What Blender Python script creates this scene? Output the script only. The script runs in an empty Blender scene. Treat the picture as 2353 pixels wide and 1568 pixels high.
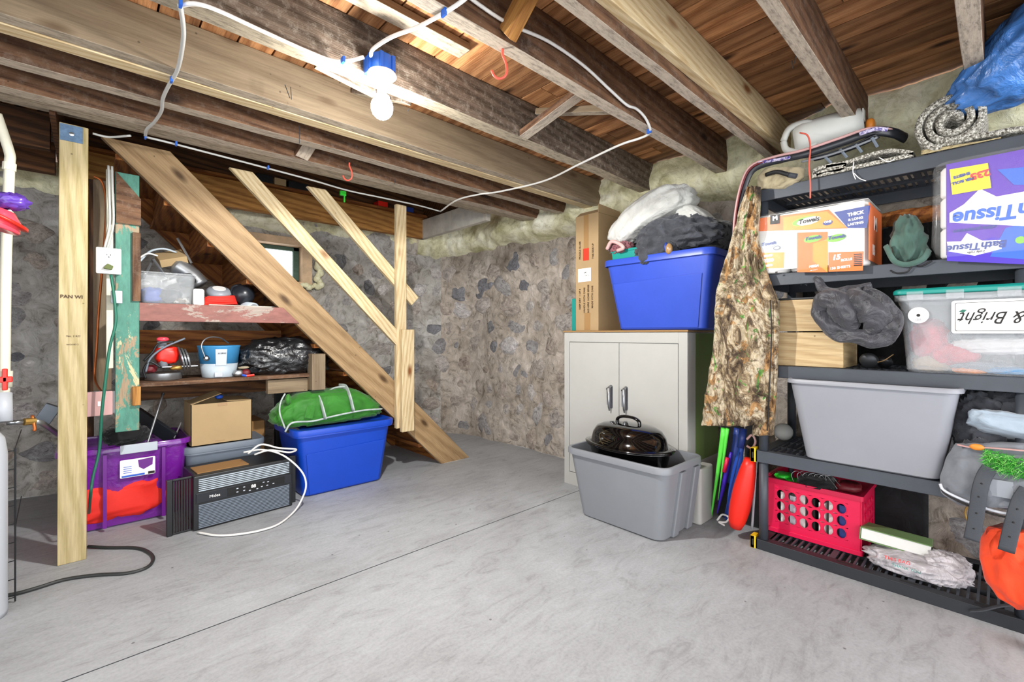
import bpy, bmesh, math, random
from mathutils import Vector, Matrix, noise

SC = bpy.context.scene
COL = SC.collection
PI = math.pi
random.seed(7)

# ------------------------------------------------------------------ camera, world, lights, exposure
EYE = 1.08                       # camera height; world X runs along the joists, Y along the right-hand wall
cam = bpy.data.cameras.new('camera')
cam.sensor_width = 36.0
cam.lens = 16.0
cam.shift_y = -16 / 2353
cam.clip_start = 0.05
co = bpy.data.objects.new('camera', cam)
COL.objects.link(co)
co.location = (0, 0, EYE)
co.rotation_euler = (PI / 2, 0, -math.radians(42.94))
SC.camera = co

w = bpy.data.worlds.new('world')
SC.world = w
w.use_nodes = True
bg = w.node_tree.nodes['Background']
bg.inputs[0].default_value = (0.93, 0.96, 1.0, 1)
bg.inputs[1].default_value = 3.4


def lamp(name, kind, loc, power, size=0.1, col=(1, 1, 1), rot=None):
    l = bpy.data.lights.new(name, kind)
    l.energy = power
    l.color = col
    if kind == 'POINT':
        l.shadow_soft_size = size
    elif kind == 'AREA':
        l.shape = 'DISK'
        l.size = size
    o = bpy.data.objects.new(name, l)
    COL.objects.link(o)
    o.location = loc
    if rot:
        o.rotation_euler = rot
    return o


BULB = (0.815, 1.60, 1.94)
# an LED bulb: its plastic neck holds light back from the ceiling, most goes out and down
lamp('ceiling_bulb_light', 'POINT', BULB, 26, 0.034, (1.0, 0.985, 0.95))
sl_ = lamp('ceiling_bulb_downlight', 'SPOT', BULB, 128, 0.034, (1.0, 0.985, 0.95))
sl_.data.spot_size = math.radians(179)
sl_.data.spot_blend = 0.12
sl_.data.shadow_soft_size = 0.034
# unseen fill lights added behind the viewer to brighten the room
lamp('rear_fill_light_1', 'POINT', (-1.3, -2.7, 1.5), 50, 0.3, (1.0, 0.985, 0.96))
lamp('rear_fill_light_2', 'POINT', (1.6, -2.7, 1.5), 32, 0.3, (1.0, 0.985, 0.96))
SC.view_settings.view_transform = 'Standard'
SC.view_settings.look = 'None'
SC.view_settings.exposure = 0.42
SC.view_settings.gamma = 1.0
SC.view_settings.use_curve_mapping = False

# ------------------------------------------------------------------ survey: where a sight line meets a real plane
FPX = 2353 * 16 / 36


def ray(u, v):
    s = (u - 1176.5) / FPX
    return Vector((0.6812 + 0.7321 * s, 0.7321 - 0.6812 * s, (768 - v) / FPX))


def onX(u, v, x):
    r = ray(u, v)
    k = x / r.x
    return Vector((x, r.y * k, EYE + r.z * k))


def onY(u, v, y):
    r = ray(u, v)
    k = y / r.y
    return Vector((r.x * k, y, EYE + r.z * k))


def onZ(u, v, z):
    r = ray(u, v)
    k = (z - EYE) / r.z
    return Vector((r.x * k, r.y * k, z))


# ------------------------------------------------------------------ materials
def lin(c):
    return tuple(x / 12.92 if x <= 0.04045 else ((x + 0.055) / 1.055) ** 2.4 for x in c)


def hexc(h):
    return lin(tuple(int(h[i:i + 2], 16) / 255 for i in (0, 2, 4))) + (1,)


MATS = {}


def newmat(name):
    m = bpy.data.materials.new(name)
    m.use_nodes = True
    nt = m.node_tree
    b = nt.nodes['Principled BSDF']
    MATS[name] = m
    return m, nt, b


def nd(nt, kind, **kw):
    n = nt.nodes.new(kind)
    for k, v in kw.items():
        if k in n.inputs:
            n.inputs[k].default_value = v
        else:
            setattr(n, k, v)
    return n


def coords(nt, scale=(1, 1, 1), rnd=True):
    tc = nd(nt, 'ShaderNodeTexCoord')
    mp = nd(nt, 'ShaderNodeMapping')
    mp.inputs['Scale'].default_value = scale
    nt.links.new(tc.outputs['Object'], mp.inputs['Vector'])
    if rnd:
        oi = nd(nt, 'ShaderNodeObjectInfo')
        ml = nd(nt, 'ShaderNodeMath', operation='MULTIPLY')
        ml.inputs[1].default_value = 37.0
        nt.links.new(oi.outputs['Random'], ml.inputs[0])
        nt.links.new(ml.outputs[0], mp.inputs['Location'])
    return mp.outputs[0]


def ramp(nt, src, stops):
    r = nd(nt, 'ShaderNodeValToRGB')
    e = r.color_ramp.elements
    while len(e) < len(stops):
        e.new(0.5)
    for i, (p, c) in enumerate(stops):
        e[i].position = p
        e[i].color = c if len(c) == 4 else tuple(c) + (1,)
    nt.links.new(src, r.inputs[0])
    return r.outputs[0]


def mixc(nt, a, b, fac, mode='MIX'):
    m = nd(nt, 'ShaderNodeMix', data_type='RGBA', blend_type=mode)
    for sock, val in ((m.inputs[6], a), (m.inputs[7], b), (m.inputs[0], fac)):
        if isinstance(val, (tuple, float, int)):
            sock.default_value = val
        else:
            nt.links.new(val, sock)
    return m.outputs[2]


def bump(nt, b, h, strength, dist=0.01):
    bp = nd(nt, 'ShaderNodeBump')
    bp.inputs['Strength'].default_value = strength
    bp.inputs['Distance'].default_value = dist
    nt.links.new(h, bp.inputs['Height'])
    nt.links.new(bp.outputs[0], b.inputs['Normal'])


def ntex(nt, vec, scale, detail=6, rough=0.6, dist=0.0):
    n = nd(nt, 'ShaderNodeTexNoise')
    n.inputs['Scale'].default_value = scale
    n.inputs['Detail'].default_value = detail
    n.inputs['Roughness'].default_value = rough
    n.inputs['Distortion'].default_value = dist
    nt.links.new(vec, n.inputs['Vector'])
    return n.outputs[0]


def plain(name, col, rough=0.5, metal=0.0, var=0.0, bmp=0.0, bscale=60, coat=0.0, vscale=6, spec=0.5, sheen=0):
    m, nt, b = newmat(name)
    c = hexc(col)
    b.inputs['Base Color'].default_value = c
    b.inputs['Roughness'].default_value = rough
    b.inputs['Metallic'].default_value = metal
    b.inputs['Coat Weight'].default_value = coat
    b.inputs['Specular IOR Level'].default_value = spec
    b.inputs['Sheen Weight'].default_value = sheen
    vec = coords(nt)
    if var:
        n = ntex(nt, vec, vscale, 8, 0.65)
        lo = tuple(x * (1 - var) for x in c[:3])
        hi = tuple(min(1, x * (1 + var * 0.8)) for x in c[:3])
        nt.links.new(ramp(nt, n, [(0.32, lo), (0.68, hi)]), b.inputs['Base Color'])
    if bmp:
        bump(nt, b, ntex(nt, vec, bscale, 5, 0.6), bmp, 0.004)
    return m


def wood(name, light, dark, knot=None, scale=1.0, rough=0.75, grain=9.0, bmp=0.35, vary=0.25, dirt=0.35, rings=3.0, dusty=0.0, under=None):
    """sawn timber, grain along local X"""
    m, nt, b = newmat(name)
    vec = coords(nt, (0.55 * scale, 4.2 * scale, 4.2 * scale))
    wv = nd(nt, 'ShaderNodeTexWave', wave_type='BANDS', bands_direction='DIAGONAL')
    wv.inputs['Scale'].default_value = rings
    wv.inputs['Distortion'].default_value = 5.0
    wv.inputs['Detail'].default_value = 4.0
    wv.inputs['Detail Scale'].default_value = 0.9
    wv.inputs['Detail Roughness'].default_value = 0.6
    nt.links.new(vec, wv.inputs['Vector'])
    vec2 = coords(nt, (1.0 * scale, 22 * scale, 22 * scale))
    fine = ntex(nt, vec2, grain * 0.6, 6, 0.7, 0.4)
    L, D = hexc(light), hexc(dark)
    c1 = ramp(nt, wv.outputs[0], [(0.1, D), (0.75, L)])
    c2 = ramp(nt, fine, [(0.35, tuple(x * 0.62 for x in D[:3])), (0.62, L)])
    col = mixc(nt, c1, c2, 0.45)
    big = ntex(nt, coords(nt, (1.2, 2.5, 2.5)), 1.6, 7, 0.65)
    dc = ramp(nt, big, [(0.34, (1 - dirt,) * 3), (0.6, (1, 1, 1))])
    col = mixc(nt, col, dc, 1.0, 'MULTIPLY')
    if knot:
        vk = nd(nt, 'ShaderNodeTexVoronoi')
        vk.inputs['Scale'].default_value = 1.0
        nt.links.new(coords(nt, (2.6, 6.5, 6.5)), vk.inputs['Vector'])
        kf = ramp(nt, vk.outputs['Distance'], [(0.06, (1, 1, 1)), (0.17, (0, 0, 0))])
        col = mixc(nt, col, hexc(knot), kf)
    # nail holes and flecks
    vf = nd(nt, 'ShaderNodeTexVoronoi')
    vf.inputs['Scale'].default_value = 14.0
    nt.links.new(coords(nt, (1, 1, 1)), vf.inputs['Vector'])
    ff = ramp(nt, vf.outputs['Distance'], [(0.035, (0.75,) * 3), (0.07, (0, 0, 0))])
    col = mixc(nt, col, tuple(x * 0.25 for x in D[:3]) + (1,), ff)
    if dusty:
        dn = ntex(nt, coords(nt, (3, 3, 3)), 9, 9, 0.8)
        df = ramp(nt, dn, [(0.5, (0, 0, 0)), (0.66, (dusty,) * 3)])
        col = mixc(nt, col, hexc('cfc4b4'), df)
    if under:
        # undersides coloured paler: plaster dust, with the joists' light-dark banding painted in
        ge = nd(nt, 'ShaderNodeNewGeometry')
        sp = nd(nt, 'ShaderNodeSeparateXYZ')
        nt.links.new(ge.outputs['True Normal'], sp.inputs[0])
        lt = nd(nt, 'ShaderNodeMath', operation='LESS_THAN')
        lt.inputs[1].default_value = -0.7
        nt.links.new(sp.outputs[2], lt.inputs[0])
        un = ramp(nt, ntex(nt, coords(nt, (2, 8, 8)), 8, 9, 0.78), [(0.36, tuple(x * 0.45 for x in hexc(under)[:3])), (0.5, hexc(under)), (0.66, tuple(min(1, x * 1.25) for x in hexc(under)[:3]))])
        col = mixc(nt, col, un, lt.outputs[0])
    oi = nd(nt, 'ShaderNodeObjectInfo')
    vr = ramp(nt, oi.outputs['Random'], [(0.0, (1 - vary,) * 3), (1.0, (1 + vary * 0.5,) * 3)])
    col = mixc(nt, col, vr, 1.0, 'MULTIPLY')
    nt.links.new(col, b.inputs['Base Color'])
    b.inputs['Roughness'].default_value = rough
    b.inputs['Specular IOR Level'].default_value = 0.3
    bump(nt, b, fine, bmp, 0.006)
    return m


def film(name, col, alpha=0.2, rough=0.12, tint=0.0):
    m, nt, b = newmat(name)
    b.inputs['Base Color'].default_value = hexc(col)
    b.inputs['Alpha'].default_value = alpha
    b.inputs['Roughness'].default_value = rough
    b.inputs['Coat Weight'].default_value = 1.0
    b.inputs['Coat Roughness'].default_value = 0.06
    bump(nt, b, ntex(nt, coords(nt), 22, 4, 0.6, 1.5), 0.5, 0.01)
    return m


def painted(name, paint, under, thresh=0.5, scale=(2, 6, 6), rough=0.6, extra=None):
    """flaking paint over bare wood"""
    m, nt, b = newmat(name)
    vec = coords(nt, scale)
    n = ntex(nt, vec, 2.2, 9, 0.72, 0.5)
    fine = ntex(nt, coords(nt, (1, 25, 25)), 6, 5, 0.7)
    U = ramp(nt, fine, [(0.3, tuple(x * 0.55 for x in hexc(under)[:3])), (0.65, hexc(under))])
    P = ramp(nt, ntex(nt, vec, 7, 5, 0.7), [(0.3, tuple(x * 0.6 for x in hexc(paint)[:3])), (0.7, hexc(paint))])
    f = ramp(nt, n, [(thresh - 0.015, (0, 0, 0)), (thresh + 0.015, (1, 1, 1))])
    col = mixc(nt, P, U, f)
    if extra:
        f2 = ramp(nt, ntex(nt, vec, 1.3, 8, 0.8, 1.0), [(0.60, (0, 0, 0)), (0.63, (1, 1, 1))])
        col = mixc(nt, col, hexc(extra), f2)
    nt.links.new(col, b.inputs['Base Color'])
    b.inputs['Roughness'].default_value = rough
    bump(nt, b, n, 0.4, 0.004)
    return m


def stone_mat(name, cols, rough=0.85, scale=5.0, bmp=0.9, swirl=2.2):
    m, nt, b = newmat(name)
    vec = coords(nt, (1, 1, 1))
    n1 = ntex(nt, vec, scale * 0.55, 9, 0.62, swirl)
    n2 = ntex(nt, vec, scale * 2.6, 10, 0.75, swirl * 1.2)
    col = ramp(nt, n1, [(0.30 + 0.4 * i / (len(cols) - 1), hexc(c)) for i, c in enumerate(cols)])
    oi = nd(nt, 'ShaderNodeObjectInfo')
    vr = ramp(nt, oi.outputs['Random'], [(0, (0.36, 0.38, 0.44)), (0.35, (0.85, 0.84, 0.84)), (0.7, (0.8, 0.69, 0.6)), (1, (1.1, 1.1, 1.14))])
    col = mixc(nt, col, vr, 1.0, 'MULTIPLY')
    dk = ramp(nt, n2, [(0.36, (0.42, 0.39, 0.35)), (0.48, (1, 1, 0.99)), (0.68, (1.35, 1.36, 1.4))])
    col = mixc(nt, col, dk, 0.85, 'MULTIPLY')
    nt.links.new(col, b.inputs['Base Color'])
    b.inputs['Roughness'].default_value = rough
    b.inputs['Specular IOR Level'].default_value = 0.35
    ad = nd(nt, 'ShaderNodeMath', operation='ADD')
    nt.links.new(n2, ad.inputs[0])
    nt.links.new(n1, ad.inputs[1])
    bump(nt, b, ad.outputs[0], bmp, 0.035)
    return m


def concrete():
    m, nt, b = newmat('concrete')
    vec = coords(nt, (1, 1, 1), False)
    n1 = ntex(nt, vec, 1.3, 9, 0.62, 0.6)
    n2 = ntex(nt, coords(nt, (1.0, 3.0, 1), False), 5, 9, 0.72, 1.2)
    n3 = ntex(nt, vec, 90, 3, 0.6)
    col = ramp(nt, n1, [(0.30, hexc('969799')), (0.5, hexc('a2a4a7')), (0.72, hexc('adb0b3'))])
    c2 = ramp(nt, n2, [(0.33, (0.72, 0.71, 0.70)), (0.46, (0.97, 0.97, 0.97)), (0.66, (1.14, 1.14, 1.15))])
    col = mixc(nt, col, c2, 0.75, 'MULTIPLY')
    vk = nd(nt, 'ShaderNodeTexVoronoi')
    vk.inputs['Scale'].default_value = 7.5
    nt.links.new(vec, vk.inputs['Vector'])
    sp = ramp(nt, vk.outputs['Distance'], [(0.03, (0.3, 0.29, 0.28)), (0.045, (1, 1, 1))])
    col = mixc(nt, col, sp, 0.8, 'MULTIPLY')
    c3 = ramp(nt, n3, [(0.3, (0.9,) * 3), (0.6, (1.03,) * 3)])
    col = mixc(nt, col, c3, 1.0, 'MULTIPLY')
    nt.links.new(col, b.inputs['Base Color'])
    b.inputs['Roughness'].default_value = 0.62
    b.inputs['Specular IOR Level'].default_value = 0.35
    bump(nt, b, n2, 0.12, 0.01)
    return m


def camo():
    m, nt, b = newmat('leaf_camouflage')
    vec = coords(nt, (1, 1, 0.7), False)
    n1 = ntex(nt, vec, 4.6, 9, 0.75, 1.6)
    col = ramp(nt, n1, [(0.34, hexc('15100c')), (0.42, hexc('4c3b2a')), (0.48, hexc('8c7a5e')), (0.53, hexc('beb29a')), (0.58, hexc('776248')), (0.66, hexc('2a2018'))])
    n2 = ntex(nt, vec, 20, 7, 0.75, 1.6)
    col = mixc(nt, col, ramp(nt, n2, [(0.38, (0.25, 0.2, 0.16)), (0.5, (1, 1, 1)), (0.65, (1.2, 1.15, 1.05))]), 0.9, 'MULTIPLY')
    n3 = ntex(nt, coords(nt, (1.6, 1.6, 1.0), False), 5.0, 5, 0.6, 1.2)
    col = mixc(nt, col, ramp(nt, n2, [(0.4, hexc('4a3018')), (0.6, hexc('b48a58'))]), ramp(nt, n3, [(0.56, (0, 0, 0)), (0.58, (1, 1, 1))]))
    n4 = ntex(nt, coords(nt, (1.7, 1.7, 1.2), False), 6.5, 4, 0.6, 2.0)
    col = mixc(nt, col, ramp(nt, n2, [(0.4, hexc('1c3c10')), (0.6, hexc('6a9a48'))]), ramp(nt, n4, [(0.61, (0, 0, 0)), (0.625, (1, 1, 1))]))
    nt.links.new(col, b.inputs['Base Color'])
    b.inputs['Roughness'].default_value = 0.85
    bump(nt, b, n1, 0.35, 0.01)
    return m


def foam_mat():
    m, nt, b = newmat('spray_foam')
    vec = coords(nt, (1, 1, 1), False)
    n1 = ntex(nt, vec, 3.0, 8, 0.6, 1.0)
    n2 = ntex(nt, vec, 22, 8, 0.7, 0.6)
    col = ramp(nt, n1, [(0.34, hexc('b8b38a')), (0.48, hexc('e6e2c2')), (0.66, hexc('faf8e6'))])
    col = mixc(nt, col, ramp(nt, n2, [(0.33, (0.7, 0.68, 0.5)), (0.5, (1.05, 1.05, 1)), (0.7, (1.2, 1.2, 1.1))]), 0.8, 'MULTIPLY')
    n3 = ntex(nt, vec, 2.2, 6, 0.7, 0.5)
    col = mixc(nt, col, hexc('6b3a14'), ramp(nt, n3, [(0.63, (0, 0, 0)), (0.70, (0.85, 0.85, 0.85))]))
    nt.links.new(col, b.inputs['Base Color'])
    b.inputs['Roughness'].default_value = 0.6
    bump(nt, b, n2, 0.6, 0.02)
    return m


def fleck(name, a, b_, c=None, scale=130, rough=0.9):
    m, nt, b = newmat(name)
    n = ntex(nt, coords(nt, (1, 1, 1), False), scale, 3, 0.8)
    st = [(0.40, hexc(a)), (0.56, hexc(b_))]
    if c:
        st = [(0.38, hexc(a)), (0.5, hexc(c)), (0.58, hexc(b_))]
    nt.links.new(ramp(nt, n, st), b.inputs['Base Color'])
    b.inputs['Roughness'].default_value = rough
    bump(nt, b, n, 0.9, 0.01)
    return m


def cloth(name, col, rough=0.85, fold=0.35, fscale=9, var=0.25, sheen=0.2, shine=0.3):
    m, nt, b = newmat(name)
    c = hexc(col)
    vec = coords(nt)
    n = ntex(nt, vec, fscale, 5, 0.55, 1.8)
    nt.links.new(ramp(nt, n, [(0.3, tuple(x * (1 - var) for x in c[:3])), (0.7, tuple(min(1, x * (1 + var)) for x in c[:3]))]), b.inputs['Base Color'])
    b.inputs['Roughness'].default_value = rough
    b.inputs['Specular IOR Level'].default_value = shine
    b.inputs['Sheen Weight'].default_value = sheen
    bump(nt, b, n, fold, 0.02)
    return m


def emis(name, col, strength):
    m, nt, b = newmat(name)
    b.inputs['Base Color'].default_value = hexc(col)
    b.inputs['Emission Color'].default_value = hexc(col)
    b.inputs['Emission Strength'].default_value = strength
    return m


M = MATS
concrete(); camo(); foam_mat()
stone_mat('mortar', ['a29a90', 'ccc7be', 'e2dfd8', 'f4f2ee'], scale=4.2, bmp=1.0, swirl=0.9)
stone_mat('field_stone', ['7e7a79', 'b0aba7', 'cac6c2', 'e6e4e0'], scale=4.0, bmp=0.55, swirl=1.2)
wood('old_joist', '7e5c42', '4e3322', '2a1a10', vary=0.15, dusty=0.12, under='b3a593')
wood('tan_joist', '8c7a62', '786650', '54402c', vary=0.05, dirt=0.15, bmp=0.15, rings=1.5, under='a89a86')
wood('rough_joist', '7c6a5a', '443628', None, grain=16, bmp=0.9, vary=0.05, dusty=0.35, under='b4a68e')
wood('new_pine', 'dcc8a0', 'bfa274', '7a4a22', vary=0.08, dirt=0.12, bmp=0.15, rings=5, rough=0.6)
wood('treated_pine', 'c4b288', 'a89766', '5e3a18', vary=0.03, dirt=0.1, bmp=0.15, rings=3.2, rough=0.6, scale=0.9)
wood('golden_joist', 'c08a48', '8c5a28', '4a2810', vary=0.1, dirt=0.25, bmp=0.2)
wood('fir_stringer', 'a98c66', '8a6d4a', '4e3820', vary=0.02, dirt=0.15, bmp=0.15, rings=2, rough=0.6)
wood('stair_timber', 'a5682f', '6a3412', '2e1608', vary=0.2, dirt=0.35)
wood('floorboard_wood', 'd69a66', '9a6238', '40240f', vary=0.5, dirt=0.5, bmp=0.5, rings=2)
wood('dark_timber', '6b4526', '2e1b0e', None, vary=0.3)
wood('pale_box_wood', 'd0b68a', 'b8996c', None, vary=0.05, dirt=0.08, bmp=0.05, rings=4, rough=0.5)
painted('green_paint', '4f8f7c', 'a88f70', 0.55, extra='cbb98f')
painted('red_paint', '8f5a50', 'a39488', 0.54, scale=(1.5, 5, 5))
painted('green_window_paint', '3c5a48', '6c7a68', 0.7)
plain('whitewashed_wood', 'c6c0b4', 0.75, var=0.25, bmp=0.3)
plain('window_casing', 'c9ab88', 0.7, var=0.3, bmp=0.3)
plain('white_plastic', 'e8e8e6', 0.4)
plain('white_cable', 'e6e4de', 0.45, var=0.08, vscale=20)
plain('grey_cable', 'bdbdb8', 0.45)
plain('blue_plastic', '1f50b8', 0.4, var=0.05)
plain('box_blue', '2360c0', 0.4)
plain('tote_blue', '0c40b0', 0.38, var=0.06, bmp=0.04)
plain('tote_blue_violet', '304cb4', 0.38, var=0.05, bmp=0.04)
plain('tote_purple', '6a1a86', 0.3, var=0.1, coat=0.2)
plain('tote_grey', '7c7f84', 0.45, var=0.04, bmp=0.04)
plain('tote_grey_light', '8e9097', 0.42, var=0.03, bmp=0.03)
plain('tote_slate', '6f7985', 0.45, var=0.08)
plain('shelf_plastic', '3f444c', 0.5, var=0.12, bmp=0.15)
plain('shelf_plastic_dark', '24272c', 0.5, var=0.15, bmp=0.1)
plain('black_plastic', '1a1b1d', 0.42, var=0.15)
plain('black_gloss', '050506', 0.08, coat=0.6)
plain('panel_black', '1f2228', 0.3)
plain('cabinet_cream', 'b0afaa', 0.45, var=0.03)
plain('cabinet_side_shade', '60743e', 0.5, var=0.05)
plain('chrome', '9a9c9e', 0.25, metal=0.9)
plain('steel', 'a2a4a6', 0.35, metal=0.8, var=0.2)
plain('dark_steel', '3a3c3f', 0.45, metal=0.6)
plain('brass', 'b08d4a', 0.4, metal=0.8)
plain('cardboard', 'a58a64', 0.8, var=0.06, bmp=0.08)
plain('cardboard_inside', '9c7446', 0.85)
plain('cardboard_tan', 'aa9068', 0.8, var=0.06, bmp=0.08)
plain('tape', '9c7a50', 0.25, coat=0.3)
plain('ink', '1c1a18', 0.7)
plain('ink_brown', '4a3520', 0.7)
plain('label_white', 'eceae6', 0.5)
plain('label_grey', 'b9c0c8', 0.5)
plain('red', 'e02415', 0.4)
plain('red_sticker', 'f0331a', 0.6)
plain('red_cloth', 'e8281a', 0.7, var=0.1, bmp=0.1)
plain('pink_plastic', 'd81448', 0.35, var=0.05)
plain('pink_gloss', 'ee4a5a', 0.25)
plain('yellow', 'e8c010', 0.45)
plain('orange', 'e0862a', 0.5)
plain('print_orange', 'e8702a', 0.4)
plain('print_amber', 'e09230', 0.4)
plain('print_navy', '2a3f88', 0.4)
plain('print_green', '7ab83c', 0.4)
plain('print_yellow', 'ecd820', 0.4)
plain('print_purple', '5a30a8', 0.35)
plain('print_violet', '4020b0', 0.35)
plain('print_blue', '2a5fc8', 0.35)
plain('print_white', 'f0eeec', 0.45)
plain('print_red', 'd03030', 0.4)
plain('tissue_white', 'eeece8', 0.8, bmp=0.1)
plain('teal_plastic', '148a80', 0.35)
plain('green_plastic', '2fc030', 0.35)
plain('lime', '5fe04a', 0.4)
plain('cord_green', '1f6a55', 0.5)
plain('cord_black', '2a2c2b', 0.5)
plain('copper', 'b8642e', 0.4, metal=0.6)
plain('terracotta_wire', 'b0552e', 0.5)
plain('red_hook', 'd85a48', 0.4)
plain('pvc', 'd8d4c0', 0.4, var=0.1)
plain('pipe_grey', 'b0b4ba', 0.35)
plain('wire_black', '26282a', 0.4, metal=0.4)
plain('galvanised', '6a86a4', 0.4, metal=0.5, var=0.3, vscale=40)
plain('olive', '5f6a3c', 0.8, var=0.2)
plain('book_green', '6f8f5a', 0.6, var=0.1)
plain('paper', 'dcdcd8', 0.8, var=0.05)
plain('strap_dark', '3c4046', 0.7, bmp=0.3, bscale=200)
plain('light_piping', 'c8ccd4', 0.5)
plain('wrap_white', 'd6d6d2', 0.45, var=0.06, bmp=0.1)
plain('eggshell', 'cfd0ca', 0.5, var=0.05)
plain('rubber_black', '141416', 0.6)
plain('reddish_tin', 'a83420', 0.5, var=0.2)
plain('wine', '6a1820', 0.5)
plain('bag_pink', 'c79c98', 0.5)
plain('blue_tin', '3a86b8', 0.45, var=0.15)
plain('tin_grey', 'b0bcc4', 0.5, var=0.15)
plain('garland_green', '2f9a2a', 0.5)
plain('garland_light', '8fe070', 0.5)
plain('exterior_grey', '787a78', 0.8)
plain('sawdust', '9a8a70', 0.9)
plain('purple_gloss', '5a3a9a', 0.3)
plain('camera_grey', '8a8f96', 0.4)
cloth('duffel_green', '2f7420', 0.55, 0.35, 7, 0.2)
cloth('trim_grey', 'a8b2ae', 0.7, 0.1)
cloth('bin_bag', '17181a', 0.28, 0.9, 8, 0.5, 0, 0.9)
cloth('pillow_white', 'bfbfba', 0.85, 0.8, 8, 0.12)
cloth('charcoal_cloth', '3c3e44', 0.85, 0.9, 9, 0.5)
cloth('jacket_black', '34343a', 0.5, 1.0, 9, 0.55, 0.2, 0.6)
cloth('grey_fleece', '7f838a', 0.95, 0.4, 5, 0.25)
cloth('pale_blue_plastic', '9dacba', 0.4, 0.5, 6, 0.1)
cloth('blue_bag', '3f74b8', 0.25, 0.95, 6, 0.35, 0, 0.8)
cloth('teal_felt', '4a655c', 0.9, 0.35, 5, 0.35)
cloth('olive_canvas', 'a09478', 0.9, 0.4, 8, 0.3)
cloth('orange_cloth', 'f04a20', 0.7, 0.4, 6, 0.15)
cloth('shop_bag', 'b9b4b8', 0.35, 0.8, 9, 0.3, 0, 0.8)
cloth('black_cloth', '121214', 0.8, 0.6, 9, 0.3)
cloth('paisley', '7a4a50', 0.8, 0.2, 40, 0.8)
cloth('tissue_paper', 'e4e0e0', 0.6, 0.5, 14, 0.08)
cloth('red_foil', 'c02030', 0.3, 0.7, 14, 0.3)
fleck('carpet', '4c483f', 'e2dfd4', '9a968a', 110)
fleck('carpet_back', '9c8c68', 'c8b88c', None, 60)
fleck('purple_pattern', '3a2c86', 'd8d0e8', None, 60)
fleck('junk_mix', '4a4c50', 'd8d8d4', '8a7a60', 45)
film('clear_film', 'ffffff', 0.07)
film('clear_bin', 'd0d4d6', 0.20)
film('frosted_bin', 'c8ccd0', 0.27, 0.3)
# thin frosted glass: glows, and lets the filament light inside it through
gm, gnt, gb = newmat('bulb_glow')
ge_ = nd(gnt, 'ShaderNodeEmission')
ge_.inputs[1].default_value = 90
gt_ = nd(gnt, 'ShaderNodeBsdfTransparent')
gx_ = nd(gnt, 'ShaderNodeMixShader')
gx_.inputs[0].default_value = 0.22
gnt.links.new(gt_.outputs[0], gx_.inputs[1])
gnt.links.new(ge_.outputs[0], gx_.inputs[2])
gnt.links.new(gx_.outputs[0], gnt.nodes['Material Output'].inputs[0])
emis('daylight_pane', 'f4f8ff', 2.6)

# ------------------------------------------------------------------ builders
ORG = {}


def root_of(o):
    while o.parent:
        o = o.parent
    return o


def tag(o, label=None, cat=None, group=None, kind=None):
    if label: o['label'] = label
    if cat: o['category'] = cat
    if group: o['group'] = group
    if kind: o['kind'] = kind
    return o


def thing(name, label, cat, loc, rotz=0.0, group=None, local=False):
    """an Empty at the thing's base; parts are built in world coordinates unless local=True"""
    o = bpy.data.objects.new(name, None)
    o.empty_display_size = 0.05
    COL.objects.link(o)
    o.location = loc
    o.rotation_euler = (0, 0, rotz)
    ORG[o] = Vector((0, 0, 0)) if local else Vector(loc)
    return tag(o, label, cat, group)


def setting(name, mesh_obj=None, loc=(0, 0, 0)):
    o = bpy.data.objects.new(name, None)
    COL.objects.link(o)
    o.location = loc
    ORG[o] = Vector(loc)
    o['kind'] = 'structure'
    return o


def rr(lx, ly, r=0.03, n=4):
    """closed rounded rectangle loop"""
    out = []
    r = max(1e-4, min(r, lx / 2 - 1e-4, ly / 2 - 1e-4))
    for cx, cy, a0 in ((lx / 2 - r, ly / 2 - r, 0), (-lx / 2 + r, ly / 2 - r, 90), (-lx / 2 + r, -ly / 2 + r, 180), (lx / 2 - r, -ly / 2 + r, 270)):
        for i in range(n + 1):
            a = math.radians(a0 + 90 * i / n)
            out.append((cx + r * math.cos(a), cy + r * math.sin(a)))
    return out


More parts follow.
